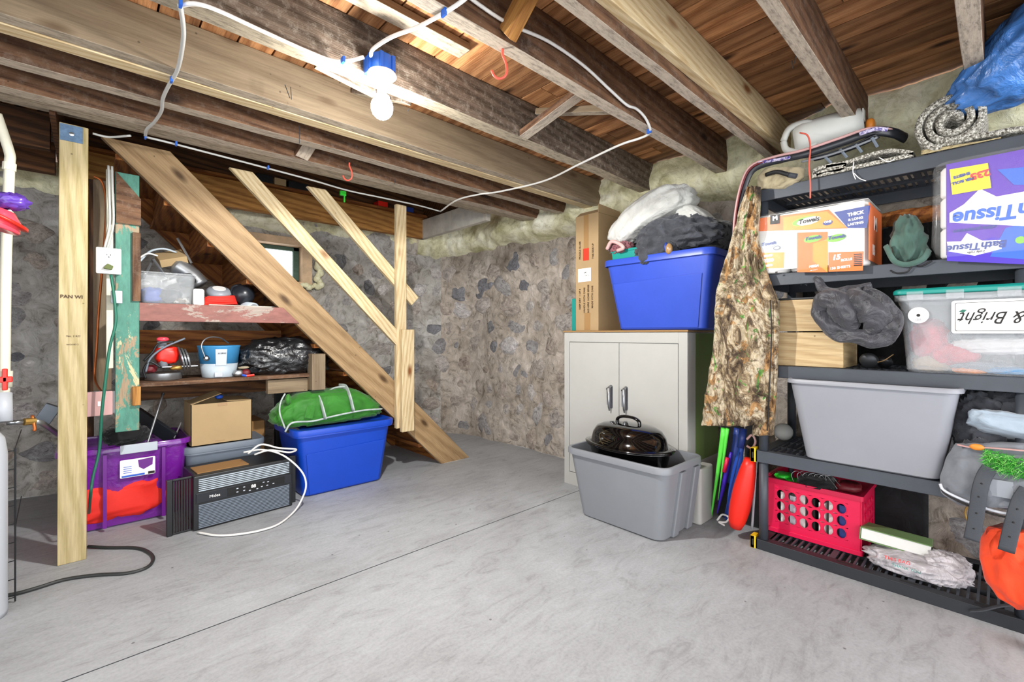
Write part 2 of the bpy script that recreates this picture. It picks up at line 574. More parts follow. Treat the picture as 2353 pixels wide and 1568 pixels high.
class MB:
    def __init__(s):
        s.v = []
        s.f = []

    def add(s, vs, fs, T=None):
        k = len(s.v)
        s.v += [(T @ Vector(p)) if T else Vector(p) for p in vs]
        s.f += [tuple(i + k for i in f) for f in fs]
        return s

    def box(s, x0, x1, y0, y1, z0, z1, T=None):
        vs = [(x, y, z) for z in (z0, z1) for y in (y0, y1) for x in (x0, x1)]
        return s.add(vs, [(0, 2, 3, 1), (4, 5, 7, 6), (0, 1, 5, 4), (2, 6, 7, 3), (0, 4, 6, 2), (1, 3, 7, 5)], T)

    def loft(s, loops, cap=True, T=None, closed=False):
        n = len(loops[0])
        vs = [p for l in loops for p in l]
        fs = []
        m = len(loops)
        for i in range(m if closed else m - 1):
            a, b = i * n, ((i + 1) % m) * n
            for j in range(n):
                k = (j + 1) % n
                fs.append((a + j, a + k, b + k, b + j))
        if cap and not closed:
            fs.append(tuple(range(n - 1, -1, -1)))
            fs.append(tuple((m - 1) * n + j for j in range(n)))
        return s.add(vs, fs, T)

    def prism(s, poly, z0, z1, T=None):
        return s.loft([[(x, y, z0) for x, y in poly], [(x, y, z1) for x, y in poly]], True, T)

    def tube(s, pts, r, n=8, T=None, flat=1.0, caps=True):
        pts = [Vector(p) for p in pts]
        m = len(pts)
        rs = r if isinstance(r, (list, tuple)) else [r] * m
        t0 = (pts[1] - pts[0]).normalized()
        up = Vector((0, 0, 1)) if abs(t0.z) < 0.9 else Vector((1, 0, 0))
        nrm = (up - t0 * up.dot(t0)).normalized()
        loops = []
        for i in range(m):
            t = (pts[min(i + 1, m - 1)] - pts[max(i - 1, 0)]).normalized()
            nrm = (nrm - t * nrm.dot(t))
            nrm = nrm.normalized() if nrm.length > 1e-6 else t.orthogonal().normalized()
            b = t.cross(nrm)
            loops.append([pts[i] + nrm * math.cos(2 * PI * k / n) * rs[i] * flat + b * math.sin(2 * PI * k / n) * rs[i] for k in range(n)])
        return s.loft(loops, caps, T)

    def lathe(s, prof, n=24, T=None, sx=1, sy=1):
        loops = [[(max(r, 1e-4) * math.cos(2 * PI * k / n) * sx, max(r, 1e-4) * math.sin(2 * PI * k / n) * sy, z) for k in range(n)] for r, z in prof]
        return s.loft(loops, True, T)

    def blob(s, c, rad, nu=40, nv=24, e=1.0, fn=None, T=None):
        """superellipsoid; fn(unit vector) -> extra radius factor"""
        c = Vector(c)
        sp = lambda a, p: math.copysign(abs(a) ** p, a)
        loops = []
        for i in range(1, nv):
            ph = -PI / 2 + PI * i / nv
            lp = []
            for j in range(nu):
                th = 2 * PI * j / nu
                d = Vector((sp(math.cos(ph), e) * sp(math.cos(th), e), sp(math.cos(ph), e) * sp(math.sin(th), e), sp(math.sin(ph), e)))
                k = 1.0 + (fn(d) if fn else 0)
                lp.append(c + Vector((d.x * rad[0], d.y * rad[1], d.z * rad[2])) * k)
            loops.append(lp)
        return s.loft(loops, True, T)

    def ico(s, c, r, sub=1, scale=(1, 1, 1), T=None):
        bm = bmesh.new()
        bmesh.ops.create_icosphere(bm, subdivisions=sub, radius=r)
        vs = [(v.co.x * scale[0] + c[0], v.co.y * scale[1] + c[1], v.co.z * scale[2] + c[2]) for v in bm.verts]
        fs = [tuple(v.index for v in f.verts) for f in bm.faces]
        bm.free()
        return s.add(vs, fs, T)

    def grid(s, nx, ny, fn, T=None):
        vs = [fn(i / nx, j / ny) for j in range(ny + 1) for i in range(nx + 1)]
        fs = [(j * (nx + 1) + i, j * (nx + 1) + i + 1, (j + 1) * (nx + 1) + i + 1, (j + 1) * (nx + 1) + i) for j in range(ny) for i in range(nx)]
        return s.add(vs, fs, T)

    def mesh(s, name, mat, off=Vector((0, 0, 0)), smooth=False):
        me = bpy.data.meshes.new(name)
        me.from_pydata([tuple(p - off) for p in s.v], [], s.f)
        me.materials.append(M[mat] if isinstance(mat, str) else mat)
        bm = bmesh.new()
        bm.from_mesh(me)
        bmesh.ops.recalc_face_normals(bm, faces=bm.faces)
        bm.to_mesh(me)
        bm.free()
        if smooth:
            me.polygons.foreach_set('use_smooth', [True] * len(me.polygons))
        me.update()
        return me

    def build(s, name, mat, parent=None, smooth=False, bevel=0.0, solid=0.0, sub=0, loc=None, label=None, kind=None, seg=2):
        off = Vector((0, 0, 0))
        if parent is not None:
            off = ORG.get(root_of(parent), Vector((0, 0, 0)))
        elif loc is not None:
            off = Vector(loc)
        o = bpy.data.objects.new(name, s.mesh(name, mat, off, smooth or bevel > 0))
        COL.objects.link(o)
        if parent is not None:
            o.parent = parent
        elif loc is not None:
            o.location = loc
            ORG[o] = off
        else:
            ORG[o] = off
        if solid:
            md = o.modifiers.new('solid', 'SOLIDIFY')
            md.thickness = solid
            md.offset = 0
        if bevel:
            md = o.modifiers.new('bevel', 'BEVEL')
            md.width = bevel
            md.segments = seg
            md.limit_method = 'ANGLE'
            md.angle_limit = math.radians(40)
            md.harden_normals = True
        if sub:
            md = o.modifiers.new('sub', 'SUBSURF')
            md.levels = md.render_levels = sub
        if label: o['label'] = label
        if kind: o['kind'] = kind
        return o


def frame(a, b, up=(0, 0, 1)):
    a, b = Vector(a), Vector(b)
    x = (b - a).normalized()
    u = Vector(up)
    y = u.cross(x)
    if y.length < 1e-5:
        y = Vector((0, 1, 0)).cross(x)
    y.normalize()
    z = x.cross(y)
    R = Matrix((x, y, z)).transposed().to_4x4()
    R.translation = (a + b) / 2
    return R, (b - a).length


def board(name, a, b, wz, ty, mat, parent=None, up=(0, 0, 1), s0=0.0, s1=0.0, bevel=0.003, label=None, cat=None, group=None, rough=0.0, kind=None):
    """timber from a to b, grain along local X, wz = size along up, ty = the other size; s0/s1 skew the ends"""
    R, L = frame(a, b, up)
    n = max(1, int(L / 0.12)) if rough else 1
    loops = []
    for i in range(n + 1):
        x = -L / 2 + L * i / n
        sk = s0 if i == 0 else (s1 if i == n else 0)
        ry = rough * noise.noise((x * 2.3 + wz * 50, ty * 90, L))
        rz = rough * noise.noise((x * 3.1, L * 7, ty * 70 + 5))
        loops.append([(x + sk * z, y + ry, z + (rz if z < 0 else 0)) for y, z in ((-ty / 2, -wz / 2), (ty / 2, -wz / 2), (ty / 2, wz / 2), (-ty / 2, wz / 2))])
    mb = MB().loft(loops)
    o = mb.build(name, mat, None, bevel=bevel, label=label)
    ORG.pop(o, None)
    if parent is not None:
        o.parent = parent
        R.translation = R.translation - ORG.get(root_of(parent), Vector((0, 0, 0)))
    else:
        tag(o, label, cat, group)
    if kind: o['kind'] = kind
    o.matrix_local = R
    return o


def smoothpath(pts, k=6):
    """Catmull-Rom through pts"""
    P = [Vector(p) for p in pts]
    P = [P[0] * 2 - P[1]] + P + [P[-1] * 2 - P[-2]]
    out = []
    for i in range(1, len(P) - 2):
        for j in range(k):
            t = j / k
            a, b, c, d = P[i - 1], P[i], P[i + 1], P[i + 2]
            out.append(0.5 * ((2 * b) + (c - a) * t + (2 * a - 5 * b + 4 * c - d) * t * t + (3 * b - a - 3 * c + d) * t ** 3))
    out.append(P[-2])
    return out


def cord(name, pts, r, mat, label=None, cat=None, parent=None, k=7, n=8, loc=None, flat=1.0):
    pp = smoothpath(pts, k)
    o = MB().tube(pp, r, n, flat=flat).build(name, mat, parent, smooth=True, loc=None if parent else (loc or pp[0]))
    if not parent:
        tag(o, label, cat)
    elif label:
        o['label'] = label
    return o


def ridged(seed, f=3.0, amp=0.1, lift=0.4):
    sv = Vector((seed * 3.7, seed * 1.3, seed * 7.9))

    def fn(d):
        p = d * f + sv
        a = 1 - abs(noise.noise(p)) * 2.2
        b = noise.noise(p * 2.6)
        c = 1 - abs(noise.noise(p * 2.1 + sv)) * 2.2
        return amp * (a - lift) + amp * 0.35 * b + amp * 0.4 * (c - lift)
    return fn


def text(s, size, mat, parent, T, name='lettering', ext=0.0006, shear=0.0, align='CENTER', label=None, bold=0.0, sx=1.0):
    """flat lettering; T places the text plane (local x right, y up, z out)"""
    cu = bpy.data.curves.new(name, 'FONT')
    cu.body = s
    cu.size = size
    cu.extrude = ext
    cu.shear = shear
    cu.offset = bold
    cu.align_x = align
    cu.align_y = 'CENTER'
    cu.resolution_u = 3
    tmp = bpy.data.objects.new(name, cu)
    COL.objects.link(tmp)
    dg = bpy.context.evaluated_depsgraph_get()
    me = bpy.data.meshes.new_from_object(tmp.evaluated_get(dg))
    bpy.data.objects.remove(tmp)
    bpy.data.curves.remove(cu)
    off = ORG.get(root_of(parent), Vector((0, 0, 0)))
    me.transform(Matrix.Translation(-off) @ T @ Matrix.Diagonal((sx, 1, 1, 1)))
    me.materials.clear()
    me.materials.append(M[mat])
    me.name = name
    o = bpy.data.objects.new(name, me)
    COL.objects.link(o)
    o.parent = parent
    if label: o['label'] = label
    return o


def faceT(o, right, up=(0, 0, 1), rot=0.0):
    """matrix with x=right, y=up, z=out of the face"""
    x = Vector(right).normalized()
    y = Vector(up).normalized()
    z = x.cross(y).normalized()
    y = z.cross(x).normalized()
    R = Matrix((x, y, z)).transposed().to_4x4()
    R = R @ Matrix.Rotation(rot, 4, 'Z')
    R.translation = Vector(o)
    return R


FX = lambda x, y, z, rot=0.0: faceT((x, y, z), (0, -1, 0), (0, 0, 1), rot)       # on a plane facing -X
FY = lambda x, y, z, rot=0.0: faceT((x, y, z), (1, 0, 0), (0, 0, 1), rot)        # on a plane facing -Y


def patch(name, T, w_, h_, mat, parent, t=0.0012, r=0.0, label=None):
    """a thin printed panel or label lying on a face"""
    if r:
        return MB().prism(rr(w_, h_, r, 5), 0, t, T).build(name, mat, parent, label=label)
    return MB().box(-w_ / 2, w_ / 2, -h_ / 2, h_ / 2, 0, t, T).build(name, mat, parent, label=label)


# ------------------------------------------------------------------ the setting
# floor: two pours with a recessed control joint between them along X
fl = MB()
for y0, y1 in ((-2.2, 1.981), (1.987, 4.8)):
    nx, ny = 40, 24
    fl.grid(nx, ny, lambda i, j: (-3.0 + 6.6 * i, y0 + (y1 - y0) * j, 0.003 * noise.noise((i * 9, (y0 + (y1 - y0) * j) * 2, 1)) * (1 if 0 < j < 1 else 0)))
fl.box(-3.0, 3.6, 1.90, 2.07, -0.05, -0.012)
floor = fl.build('floor', 'concrete', smooth=True, kind='structure')


# stone wall path: back wall y=4.4, rounded corner, right wall x=3.05
def wallpath(t):
    """t in metres from the left end; returns point, inward normal"""
    L1, R, L2 = 5.35, 0.7, 6.0
    if t < L1:
        return Vector((-3.0 + t, 4.4, 0)), Vector((0, -1, 0))
    t -= L1
    if t < R * PI / 2:
        a = PI / 2 - t / R
        return Vector((2.35 + R * math.cos(a), 3.70 + R * math.sin(a), 0)), Vector((-math.cos(a), -math.sin(a), 0))
    t -= R * PI / 2
    return Vector((3.05, 3.70 - t, 0)), Vector((-1, 0, 0))


WX0, WX1, WZ0, WZ1 = 0.62, 1.50, 1.53, 1.93     # window opening in the back wall


def wall_relief(p):
    q = p * 2.4
    a = noise.noise(q) * 0.05
    b = (1 - abs(noise.noise(p * 6.5 + Vector((3, 1, 9)))) * 2) * 0.018
    c = noise.noise(p * 15) * 0.010
    return a + b + c + 0.03


def make_wall(name, t0, t1, hole=False):
    mb = MB()
    st = 0.03
    nt_, nz = int((t1 - t0) / st), int(2.12 / st)
    idx = {}
    for i in range(nt_ + 1):
        t = t0 + (t1 - t0) * i / nt_
        p, n = wallpath(t)
        for j in range(nz + 1):
            z = 2.12 * j / nz
            q = Vector((p.x, p.y, z))
            r = wall_relief(q)
            if hole and WX0 - .06 < p.x < WX1 + .06 and WZ0 - .06 < z < WZ1 + .06:
                r = 0.02
            idx[i, j] = len(mb.v)
            mb.v.append(q + n * r)
    for i in range(nt_):
        for j in range(nz):
            c = (mb.v[idx[i, j]] + mb.v[idx[i + 1, j + 1]]) / 2
            if hole and WX0 < c.x < WX1 and WZ0 < c.z < WZ1:
                continue
            mb.f.append((idx[i, j], idx[i + 1, j], idx[i + 1, j + 1], idx[i, j + 1]))
    return mb.build(name, 'mortar', smooth=True, kind='structure')


MB().box(-2.3, -2.2, 1.6, 4.6, 0, 2.26).build('wall_left_light_block', 'mortar', kind='structure')  # partial wall added out of view to block ambient light from the left
CORNER = 5.35 + 0.55
wall_back = make_wall('wall_back', 0, CORNER, True)
wall_right = make_wall('wall_right', CORNER, CORNER + 5.6)

# field stones set in the mortar, each a part of its wall
stone_meshes = []
for k in range(9):
    mb = MB().ico((0, 0, 0), 1.0, 2)
    sd = Vector((k * 5.1, k * 2.3, 1))
    for i, p in enumerate(mb.v):
        f = 1 + 0.42 * noise.noise(p * 1.2 + sd) + 0.14 * noise.noise(p * 3.1 + sd)
        mb.v[i] = Vector((p.x * f, p.y * f, p.z * 0.8))
    stone_meshes.append(mb.mesh('stone', 'field_stone', smooth=True))
rs = random.Random(11)


def stones(parent, t0, t1, step):
    cnt = 0
    z = 0.12
    row = 0
    while z < 1.95:
        t = t0 + rs.random() * 0.15
        while t < t1:
            big = rs.random()
            wd = (0.10 + 0.17 * big) * step
            p, n = wallpath(t + wd / 2)
            zz = z + rs.uniform(-0.03, 0.03)
            ok = not (WX0 - .16 < p.x < WX1 + .16 and WZ0 - .16 < zz < WZ1 + .2 and n.y < -.9)
            if ok:
                o = bpy.data.objects.new('stone', stone_meshes[rs.randrange(9)])
                COL.objects.link(o)
                o.parent = parent
                q = Vector((p.x, p.y, zz))
                R = Matrix((Vector((-n.y, n.x, 0)), Vector((0, 0, 1)), n)).transposed().to_4x4()
                r = wall_relief(q)
                R.translation = q + n * (r - 0.032)
                o.matrix_local = R @ Matrix.Rotation(rs.uniform(-.4, .4), 4, 'Z') @ Matrix.Diagonal((wd * .56, (0.075 + .03 * rs.random()) * step, 0.052, 1))
                cnt += 1
            t += wd * 1.06 + 0.02
        z += 0.165 * step
        row += 1
    return cnt


n1 = stones(wall_back, 1.7, CORNER - .05, 1.25)
n2 = stones(wall_right, CORNER, CORNER + 4.6, 1.25)
print('stones', n1, n2)


# spray foam over the sill, bulging in front of the stone
def foam(name, t0, t1, label, depth=0.17, zlo=1.93, ztop=2.262):
    mb = MB()
    nt_, nz = int((t1 - t0) / 0.025), 24

    def fn(i, j):
        t = t0 + (t1 - t0) * i
        p, n = wallpath(t)
        zl = zlo + 0.07 * noise.noise((t * 2.1, 3, name[0] == 's')) + 0.03 * noise.noise((t * 9, 1, 1))
        z = zl + (ztop - zl) * j
        prof = math.sin(min(1, j * 2.6) * PI / 2) ** 0.7
        q = Vector((p.x, p.y, z))
        lump = 0.10 * noise.noise(q * 4.2 + Vector((9, 0, 0))) + 0.035 * abs(noise.noise(q * 10)) + 0.012 * noise.noise(q * 26)
        d = (depth + lump) * prof - 0.02
        return q + n * d
    mb.grid(nt_, nz, fn)
    o = mb.build(name, 'spray_foam', smooth=True, loc=tuple(wallpath((t0 + t1) / 2)[0] + Vector((0, 0, zlo))))
    return tag(o, label, 'insulation')


foam('spray_foam', 0.3, 5.62, 'pale yellow spray foam band along the top of the window wall', 0.08, 1.97, 2.25)
foam('spray_foam', 5.62, 11.2, 'lumpy yellow spray foam over the top of the right-hand stone wall', 0.20, 1.91)
# foam bead beside the window
mb = MB()
for i in range(16):
    mb.ico((1.57 + 0.02 * math.sin(i), 4.33, 1.52 + i * 0.018), 0.028 + 0.008 * math.sin(i * 2.1), 2)
for i in range(12):
    mb.ico((1.56 - i * 0.026, 4.33, 1.52 + 0.012 * math.sin(i * 1.7)), 0.026 + 0.006 * math.cos(i * 1.9), 2)
tag(mb.build('spray_foam', 'spray_foam', smooth=True, loc=(1.57, 4.33, 1.5)), 'bead of cream foam around the lower right corner of the window', 'insulation')

# window
win = setting('window_1', loc=(1.06, 4.4, WZ0))
fr = MB()
fr.box(WX0 - .02, WX1 + .02, 4.30, 4.50, WZ1 - .055, WZ1 + .012)
fr.box(WX0 - .02, WX1 + .02, 4.34, 4.50, WZ0 - .01, WZ0 + .025)
fr.box(WX0 - .02, WX0 + .05, 4.34, 4.50, WZ0, WZ1)
fr.box(WX1 - .075, WX1 + .012, 4.33, 4.50, WZ0, WZ1)
fr.build('window_frame', 'window_casing', win, bevel=.004)
sa = MB()
sx0, sx1, sz0, sz1 = WX0 + .05, WX1 - .075, WZ0 + .025, WZ1 - .055
for b in ((sx0, sx1, sz1 - .035, sz1), (sx0, sx1, sz0, sz0 + .02), (sx0, sx0 + .035, sz0, sz1), (sx1 - .05, sx1, sz0, sz1)):
    sa.box(b[0], b[1], 4.42, 4.46, b[2], b[3])
sash = sa.build('sash', 'green_window_paint', win, bevel=.003)
MB().box(1.125, 1.137, 4.43, 4.455, sz0, sz1).build('muntin', 'green_window_paint', sash)
pn, nt, b = newmat('window_glass')
b.inputs['Base Color'].default_value = (1, 1, 1, 1)
b.inputs['Alpha'].default_value = 0.12
b.inputs['Roughness'].default_value = 0.05
for xa, xb in ((sx0 + .035, 1.125), (1.137, sx1 - .05)):
    MB().box(xa, xb, 4.438, 4.442, sz0 + .02, sz1 - .035).build('pane', 'window_glass', win)
# glowing panel outside the window, added to stand in for daylight
MB().box(WX0 - .6, WX1 + .6, 4.95, 4.97, 1.2, 2.9).build('daylight_panel', 'daylight_pane', win, label='white daylight seen through the glass')

# ceiling: floorboards across the joists, each its own part
ZJ, ZS = 2.07, 2.262
ceiling = setting('ceiling', loc=(0, 0, ZS))
OPX0, OPX1, OPY0, OPY1 = -0.1, 2.55, 2.90, 4.08
BW = 0.128
rb = random.Random(5)
shared = {}


def fboard(x, y0, y1):
    L = round(y1 - y0, 3)
    key = (L, rb.randrange(2))
    if key not in shared:
        mb = MB().box(-L / 2, L / 2, -(BW - .007) / 2, (BW - .007) / 2, 0, 0.022)
        shared[key] = mb.mesh('floorboard', 'floorboard_wood')
    o = bpy.data.objects.new('floorboard', shared[key])
    COL.objects.link(o)
    o.parent = ceiling
    o.rotation_euler = (0, 0, PI / 2)
    o.location = (x, (y0 + y1) / 2, rb.uniform(0, 0.004))


x = -2.95
while x < 3.0:
    cuts = [-2.2, rb.uniform(-.2, 1.8), 2.9]
    for a, b_ in zip(cuts[:-1], cuts[1:]):
        fboard(x, round(a, 3), round(b_ - 0.004, 3))
    if x < OPX0 - .05 or x > OPX1 + .05:
        fboard(x, 2.9, 4.6)
    x += BW
MB().box(-3.0, 3.1, -2.2, 2.9, ZS + .03, ZS + .05).box(-3.0, OPX0, 2.9, 4.7, ZS + .03, ZS + .05).box(OPX1, 3.1, 2.9, 4.7, ZS + .03, ZS + .05).box(OPX0, OPX1, OPY1 + .04, 4.7, ZS + .0, ZS + .05).build('subfloor', 'dark_timber', ceiling)

# joists: (near y, far y, bottom z, material, label)
JO = [
    (-0.36, -0.30, ZJ, 'old_joist', None),
    (0.041, 0.096, ZJ, 'old_joist', 'rough dusty ceiling joist at the right edge, above the blue bag'),
    (0.4475, 0.497, ZJ, 'old_joist', 'grey weathered ceiling joist ending above the white jug on the shelf'),
    (1.14, 1.20, ZJ, 'old_joist', 'dark brown joist with a white cable stapled along its side'),
    (1.645, 1.725, ZJ, 'rough_joist', 'rough grey joist that carries the lit bulb'),
    (2.43, 2.50, ZJ, 'old_joist', 'old joist between the stair header and the joist with a new pine strip'),
]
XE = 2.93
for y0, y1, zb, mt, lb in JO:
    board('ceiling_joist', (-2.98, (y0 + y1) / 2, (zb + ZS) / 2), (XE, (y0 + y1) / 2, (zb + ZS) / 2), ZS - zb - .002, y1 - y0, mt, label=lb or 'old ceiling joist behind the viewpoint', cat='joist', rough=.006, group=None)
jn = thing('ceiling_joist', 'old joist doubled with a bright new pine board, right of the cable loop', 'joist', (0, .85, ZJ))
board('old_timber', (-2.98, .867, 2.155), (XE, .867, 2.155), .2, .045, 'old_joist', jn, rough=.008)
board('sister_board', (-2.98, .825, 2.178), (XE - .02, .825, 2.178), .165, .038, 'new_pine', jn, label='new pine sister board')
jr = thing('ceiling_joist', 'broad tan joist with a cream pine strip under it, left of the bulb', 'joist', (0, 2.15, ZJ))
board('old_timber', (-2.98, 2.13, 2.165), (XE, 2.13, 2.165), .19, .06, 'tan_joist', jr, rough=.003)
board('pine_strip', (-2.98, 2.20, 2.105), (XE - .05, 2.20, 2.105), .075, .07, 'new_pine', jr, label='cream new pine strip')
jt = thing('stair_header', 'doubled header along the near side of the stair opening, on the square post', 'joist', (0, 2.8, ZJ))
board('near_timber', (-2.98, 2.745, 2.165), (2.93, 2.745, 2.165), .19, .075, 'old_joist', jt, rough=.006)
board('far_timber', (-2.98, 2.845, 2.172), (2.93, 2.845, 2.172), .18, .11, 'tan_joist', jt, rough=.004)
board('far_timber', (-.35, 2.99, 2.19), (2.55, 2.99, 2.19), .12, .16, 'tan_joist', jt, rough=.004, label='tan timber set back above the diagonal stringer')
tr = board('stair_trimmer', (-.1, 4.11, 2.175), (2.56, 4.11, 2.175), .21, .06, 'golden_joist', label='golden brown trimmer beam between the stair opening and the window', cat='joist')
tl = board('stair_trimmer', (2.555, 3.05, 2.165), (2.555, 4.14, 2.165), .19, .05, 'whitewashed_wood', label='whitewashed short beam closing the right end of the stair opening', cat='joist')
board('ceiling_joist', (-2.98, 3.5, 2.165), (-.15, 3.5, 2.165), .19, .06, 'dark_timber', label='dark joist behind the head of the square post', cat='joist')
board('ceiling_joist', (-2.98, 4.0, 2.165), (-.15, 4.0, 2.165), .19, .06, 'dark_timber', label='dark joist beside the stone wall at the far left', cat='joist')
# stairwell lining above the opening, its dark top cap added to keep light out
sw = MB()
sw.box(-.13, -.11, 2.92, 4.2, 2.07, 3.1).box(2.59, 2.61, 2.92, 4.2, 2.262, 3.1).box(-.12, 2.6, 4.16, 4.18, 2.262, 3.1).box(-.12, 2.6, 2.90, 2.92, 2.272, 3.1).box(-.12, 2.6, 2.9, 4.18, 3.1, 3.12)
sw.build('trim_1', 'dark_timber', kind='structure')
board('trim_2', (-.1, 4.1, 2.292), (2.56, 4.1, 2.292), .02, .14, 'stair_timber', kind='structure')
# cleats and bridging between the joists
board('cleat', (-1.2, 1.50, 2.243), (onZ(1060, 130, 2.23).x, 1.50, 2.243), .03, .075, 'tan_joist', label='flat tan cleat nailed under the floorboards beside the bulb joist', cat='board')
pA, pB = onY(1130, 72, 1.10), onY(1170, -60, 1.0)
board('cross_brace', (1.02, 1.12, 2.075), (1.02, .91, 2.25), .085, .03, 'golden_joist', up=(0, 1, 0), label='brown cross brace with two nails at the top centre of the ceiling', cat='brace')
board('cross_brace', (1.61, 1.66, 2.085), (1.66, 1.215, 2.215), .06, .032, 'old_joist', up=(1, 0, 0), label='sloping wooden brace between the bulb joist and the cable joist', cat='brace')
board('cross_brace', (1.70, 1.63, 2.225), (1.75, 1.22, 2.11), .05, .03, 'tan_joist', up=(1, 0, 0), label='second brace crossing behind the sloping one near the foam', cat='brace')
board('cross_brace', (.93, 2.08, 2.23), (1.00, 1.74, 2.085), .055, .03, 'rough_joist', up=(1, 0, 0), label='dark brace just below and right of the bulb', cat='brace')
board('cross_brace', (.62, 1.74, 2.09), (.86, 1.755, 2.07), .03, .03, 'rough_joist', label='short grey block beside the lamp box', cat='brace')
board('cross_brace', (.88, 2.70, 2.085), (.93, 2.52, 2.23), .075, .035, 'old_joist', up=(1, 0, 0), label='short wooden block between the two joists over the stairs', cat='brace')

# ------------------------------------------------------------------ staircase
st = thing('staircase', 'open wooden staircase with a broad fir stringer running down to the floor', 'staircase', (2.3, 3.6, 0))
board('stringer', (2.295, 3.19, 0.0), (.190, 3.19, 2.105), .205, .04, 'fir_stringer', st, up=(.7, 0, .7), s0=-1.0, s1=-1.0, bevel=.004)
board('stringer', (2.295, 4.03, 0.0), (.190, 4.03, 2.105), .205, .04, 'stair_timber', st, up=(.7, 0, .7), s0=-1.0, s1=-1.0)
NS = 10
RISE = 2.262 / 11
for i in range(1, NS + 1):
    z = i * RISE
    xc = 2.295 - z
    board('tread', (xc, 3.21, z - .03), (xc, 4.01, z - .03), .03, .27, 'stair_timber', st)
    board('riser', (xc + .10, 3.21, z - RISE / 2 - .02), (xc + .10, 4.01, z - RISE / 2 - .02), RISE - .03, .02, 'stair_timber', st)
    # the cut tread ends that stand a little proud of the stringer's upper edge
    if i < 7:
        board('tread_end', (xc + .125, 3.205, z - .018), (xc + .165, 3.205, z - .018), .028, .03, 'fir_stringer', st)
# grey paint splashed on the foot of the stringer
board('painted_foot', (2.36, 3.165, .001), (2.17, 3.165, .001), .001, .012, 'whitewashed_wood', st)

rl = thing('stair_guard', 'pine stair guard, an upright with two diagonal rails nailed to the stringer', 'railing', (1.78, 3.12, .33))
board('upright', (1.755, 3.145, 2.07), (1.755, 3.145, .36), .085, .036, 'new_pine', rl, up=(1, 0, 0))
board('upright', (1.790, 3.105, 1.115), (1.790, 3.105, .335), .105, .036, 'new_pine', rl, up=(1, 0, 0))
board('rail', (.675, 3.145, 2.075), (1.735, 3.145, 1.035), .088, .034, 'new_pine', rl, up=(.7, 0, .7), s0=1, s1=-1)
board('rail', (1.135, 3.185, 2.075), (1.90, 3.185, 1.34), .088, .034, 'new_pine', rl, up=(.7, 0, .7), s0=1, s1=0)

# square post with its galvanised strap
sp = thing('support_post', 'square treated pine post standing on the concrete floor at left', 'post', (-.055, 3.02, 0))
board('post', (-.057, 3.035, 0.0), (-.05, 3.03, 2.068), .1, .1, 'treated_pine', sp, up=(1, 0, 0), bevel=.004)
MB().box(-.098, -.02, 2.9765, 2.979, 1.985, 2.062).build('post_strap', 'galvanised', sp, label='blue-grey metal strap')
MB().lathe([(0, 0), (.008, .0), (.009, .003), (0, .006)], 12, FY(-.058, 2.977, 2.02)).build('nail_head', 'steel', sp)
text('PAN WI', .022, 'ink_brown', sp, FY(-.058, 2.9805, 1.255), 'grade_stamp', bold=.0006)
text('WOOD 2', .010, 'ink_brown', sp, FY(-.055, 2.9815, 1.03), 'grade_stamp')
text('No. 2 KD', .012, 'ink_brown', sp, FY(-.052, 2.9815, 1.07), 'grade_stamp')

# ------------------------------------------------------------------ shelving hung under the stairs
gp = board('hanging_board', (.151, 3.165, .565), (.151, 3.165, 1.93), .098, .03, 'green_paint', up=(1, 0, 0), label='hanging wooden board with flaking green paint beside the outlet', cat='board')
gq = thing('hanging_board', 'pale notched wooden blocks nailed along the green painted board', 'board', (.195, 3.14, .75))
MB().prism([(.105, 1.66), (.205, 1.66), (.205, 1.80), (.105, 1.925)], 0, .02, Matrix(((1, 0, 0, 0), (0, 0, -1, 3.148), (0, 1, 0, 0), (0, 0, 0, 1)))).build('block', 'old_joist', gq)
board('block', (.187, 3.14, 1.62), (.187, 3.14, 1.255), .035, .02, 'old_joist', gq, up=(1, 0, 0))
board('block', (.187, 3.14, .80), (.187, 3.14, .70), .036, .03, 'golden_joist', gq, up=(1, 0, 0))
board('plank', (.082, 3.20, .9), (.082, 3.20, 1.94), .03, .06, 'pvc', gq, up=(1, 0, 0), label='whitish strip behind the board')

us = thing('wall_shelf', 'upper shelf under the stairs with a faded red painted front board', 'shelf', (.55, 3.4, 1.15))
board('front_board', (.17, 3.165, 1.20), (.97, 3.165, 1.20), .10, .024, 'red_paint', us, s1=-1)
board('shelf_plank', (.17, 3.43, 1.235), (.93, 3.43, 1.235), .02, .50, 'old_joist', us)
board('ledger', (.17, 3.66, 1.07), (1.05, 3.66, 1.07), .07, .03, 'stair_timber', us)
ls = thing('wall_shelf', 'lower rough shelf under the stairs holding the black bin bag', 'shelf', (.7, 3.4, .75))
board('shelf_plank', (.19, 3.30, .80), (1.16, 3.30, .80), .022, .20, 'old_joist', ls, rough=.004)
board('shelf_plank', (.15, 3.52, .80), (1.20, 3.52, .80), .022, .22, 'dark_timber', ls)
board('support_block', (1.145, 3.20, .70), (1.145, 3.20, .945), .09, .09, 'tan_joist', ls, up=(1, 0, 0))
board('ledger', (.85, 3.26, .735), (1.10, 3.26, .735), .09, .05, 'tan_joist', ls)
board('ledger', (.15, 3.70, .72), (1.25, 3.70, .72), .12, .03, 'dark_timber', ls)
board('ledger', (.15, 3.72, 1.0), (1.25, 3.72, 1.0), .09, .03, 'stair_timber', ls)
# back boards and posts in the gloom behind
board('upright_timber', (-.02, 3.9, 0), (-.02, 3.9, 2.05), .09, .05, 'dark_timber', up=(1, 0, 0), label='dark upright timber behind the square post', cat='post')
board('upright_timber', (.06, 3.6, .75), (.06, 3.6, 1.98), .08, .04, 'tan_joist', up=(1, 0, 0), label='tan upright board behind the white outlet', cat='post')
board('upright_timber', (1.08, 3.75, 0), (1.08, 3.75, .90), .09, .05, 'black_plastic', up=(1, 0, 0), label='black upright under the right end of the lower shelf', cat='post')

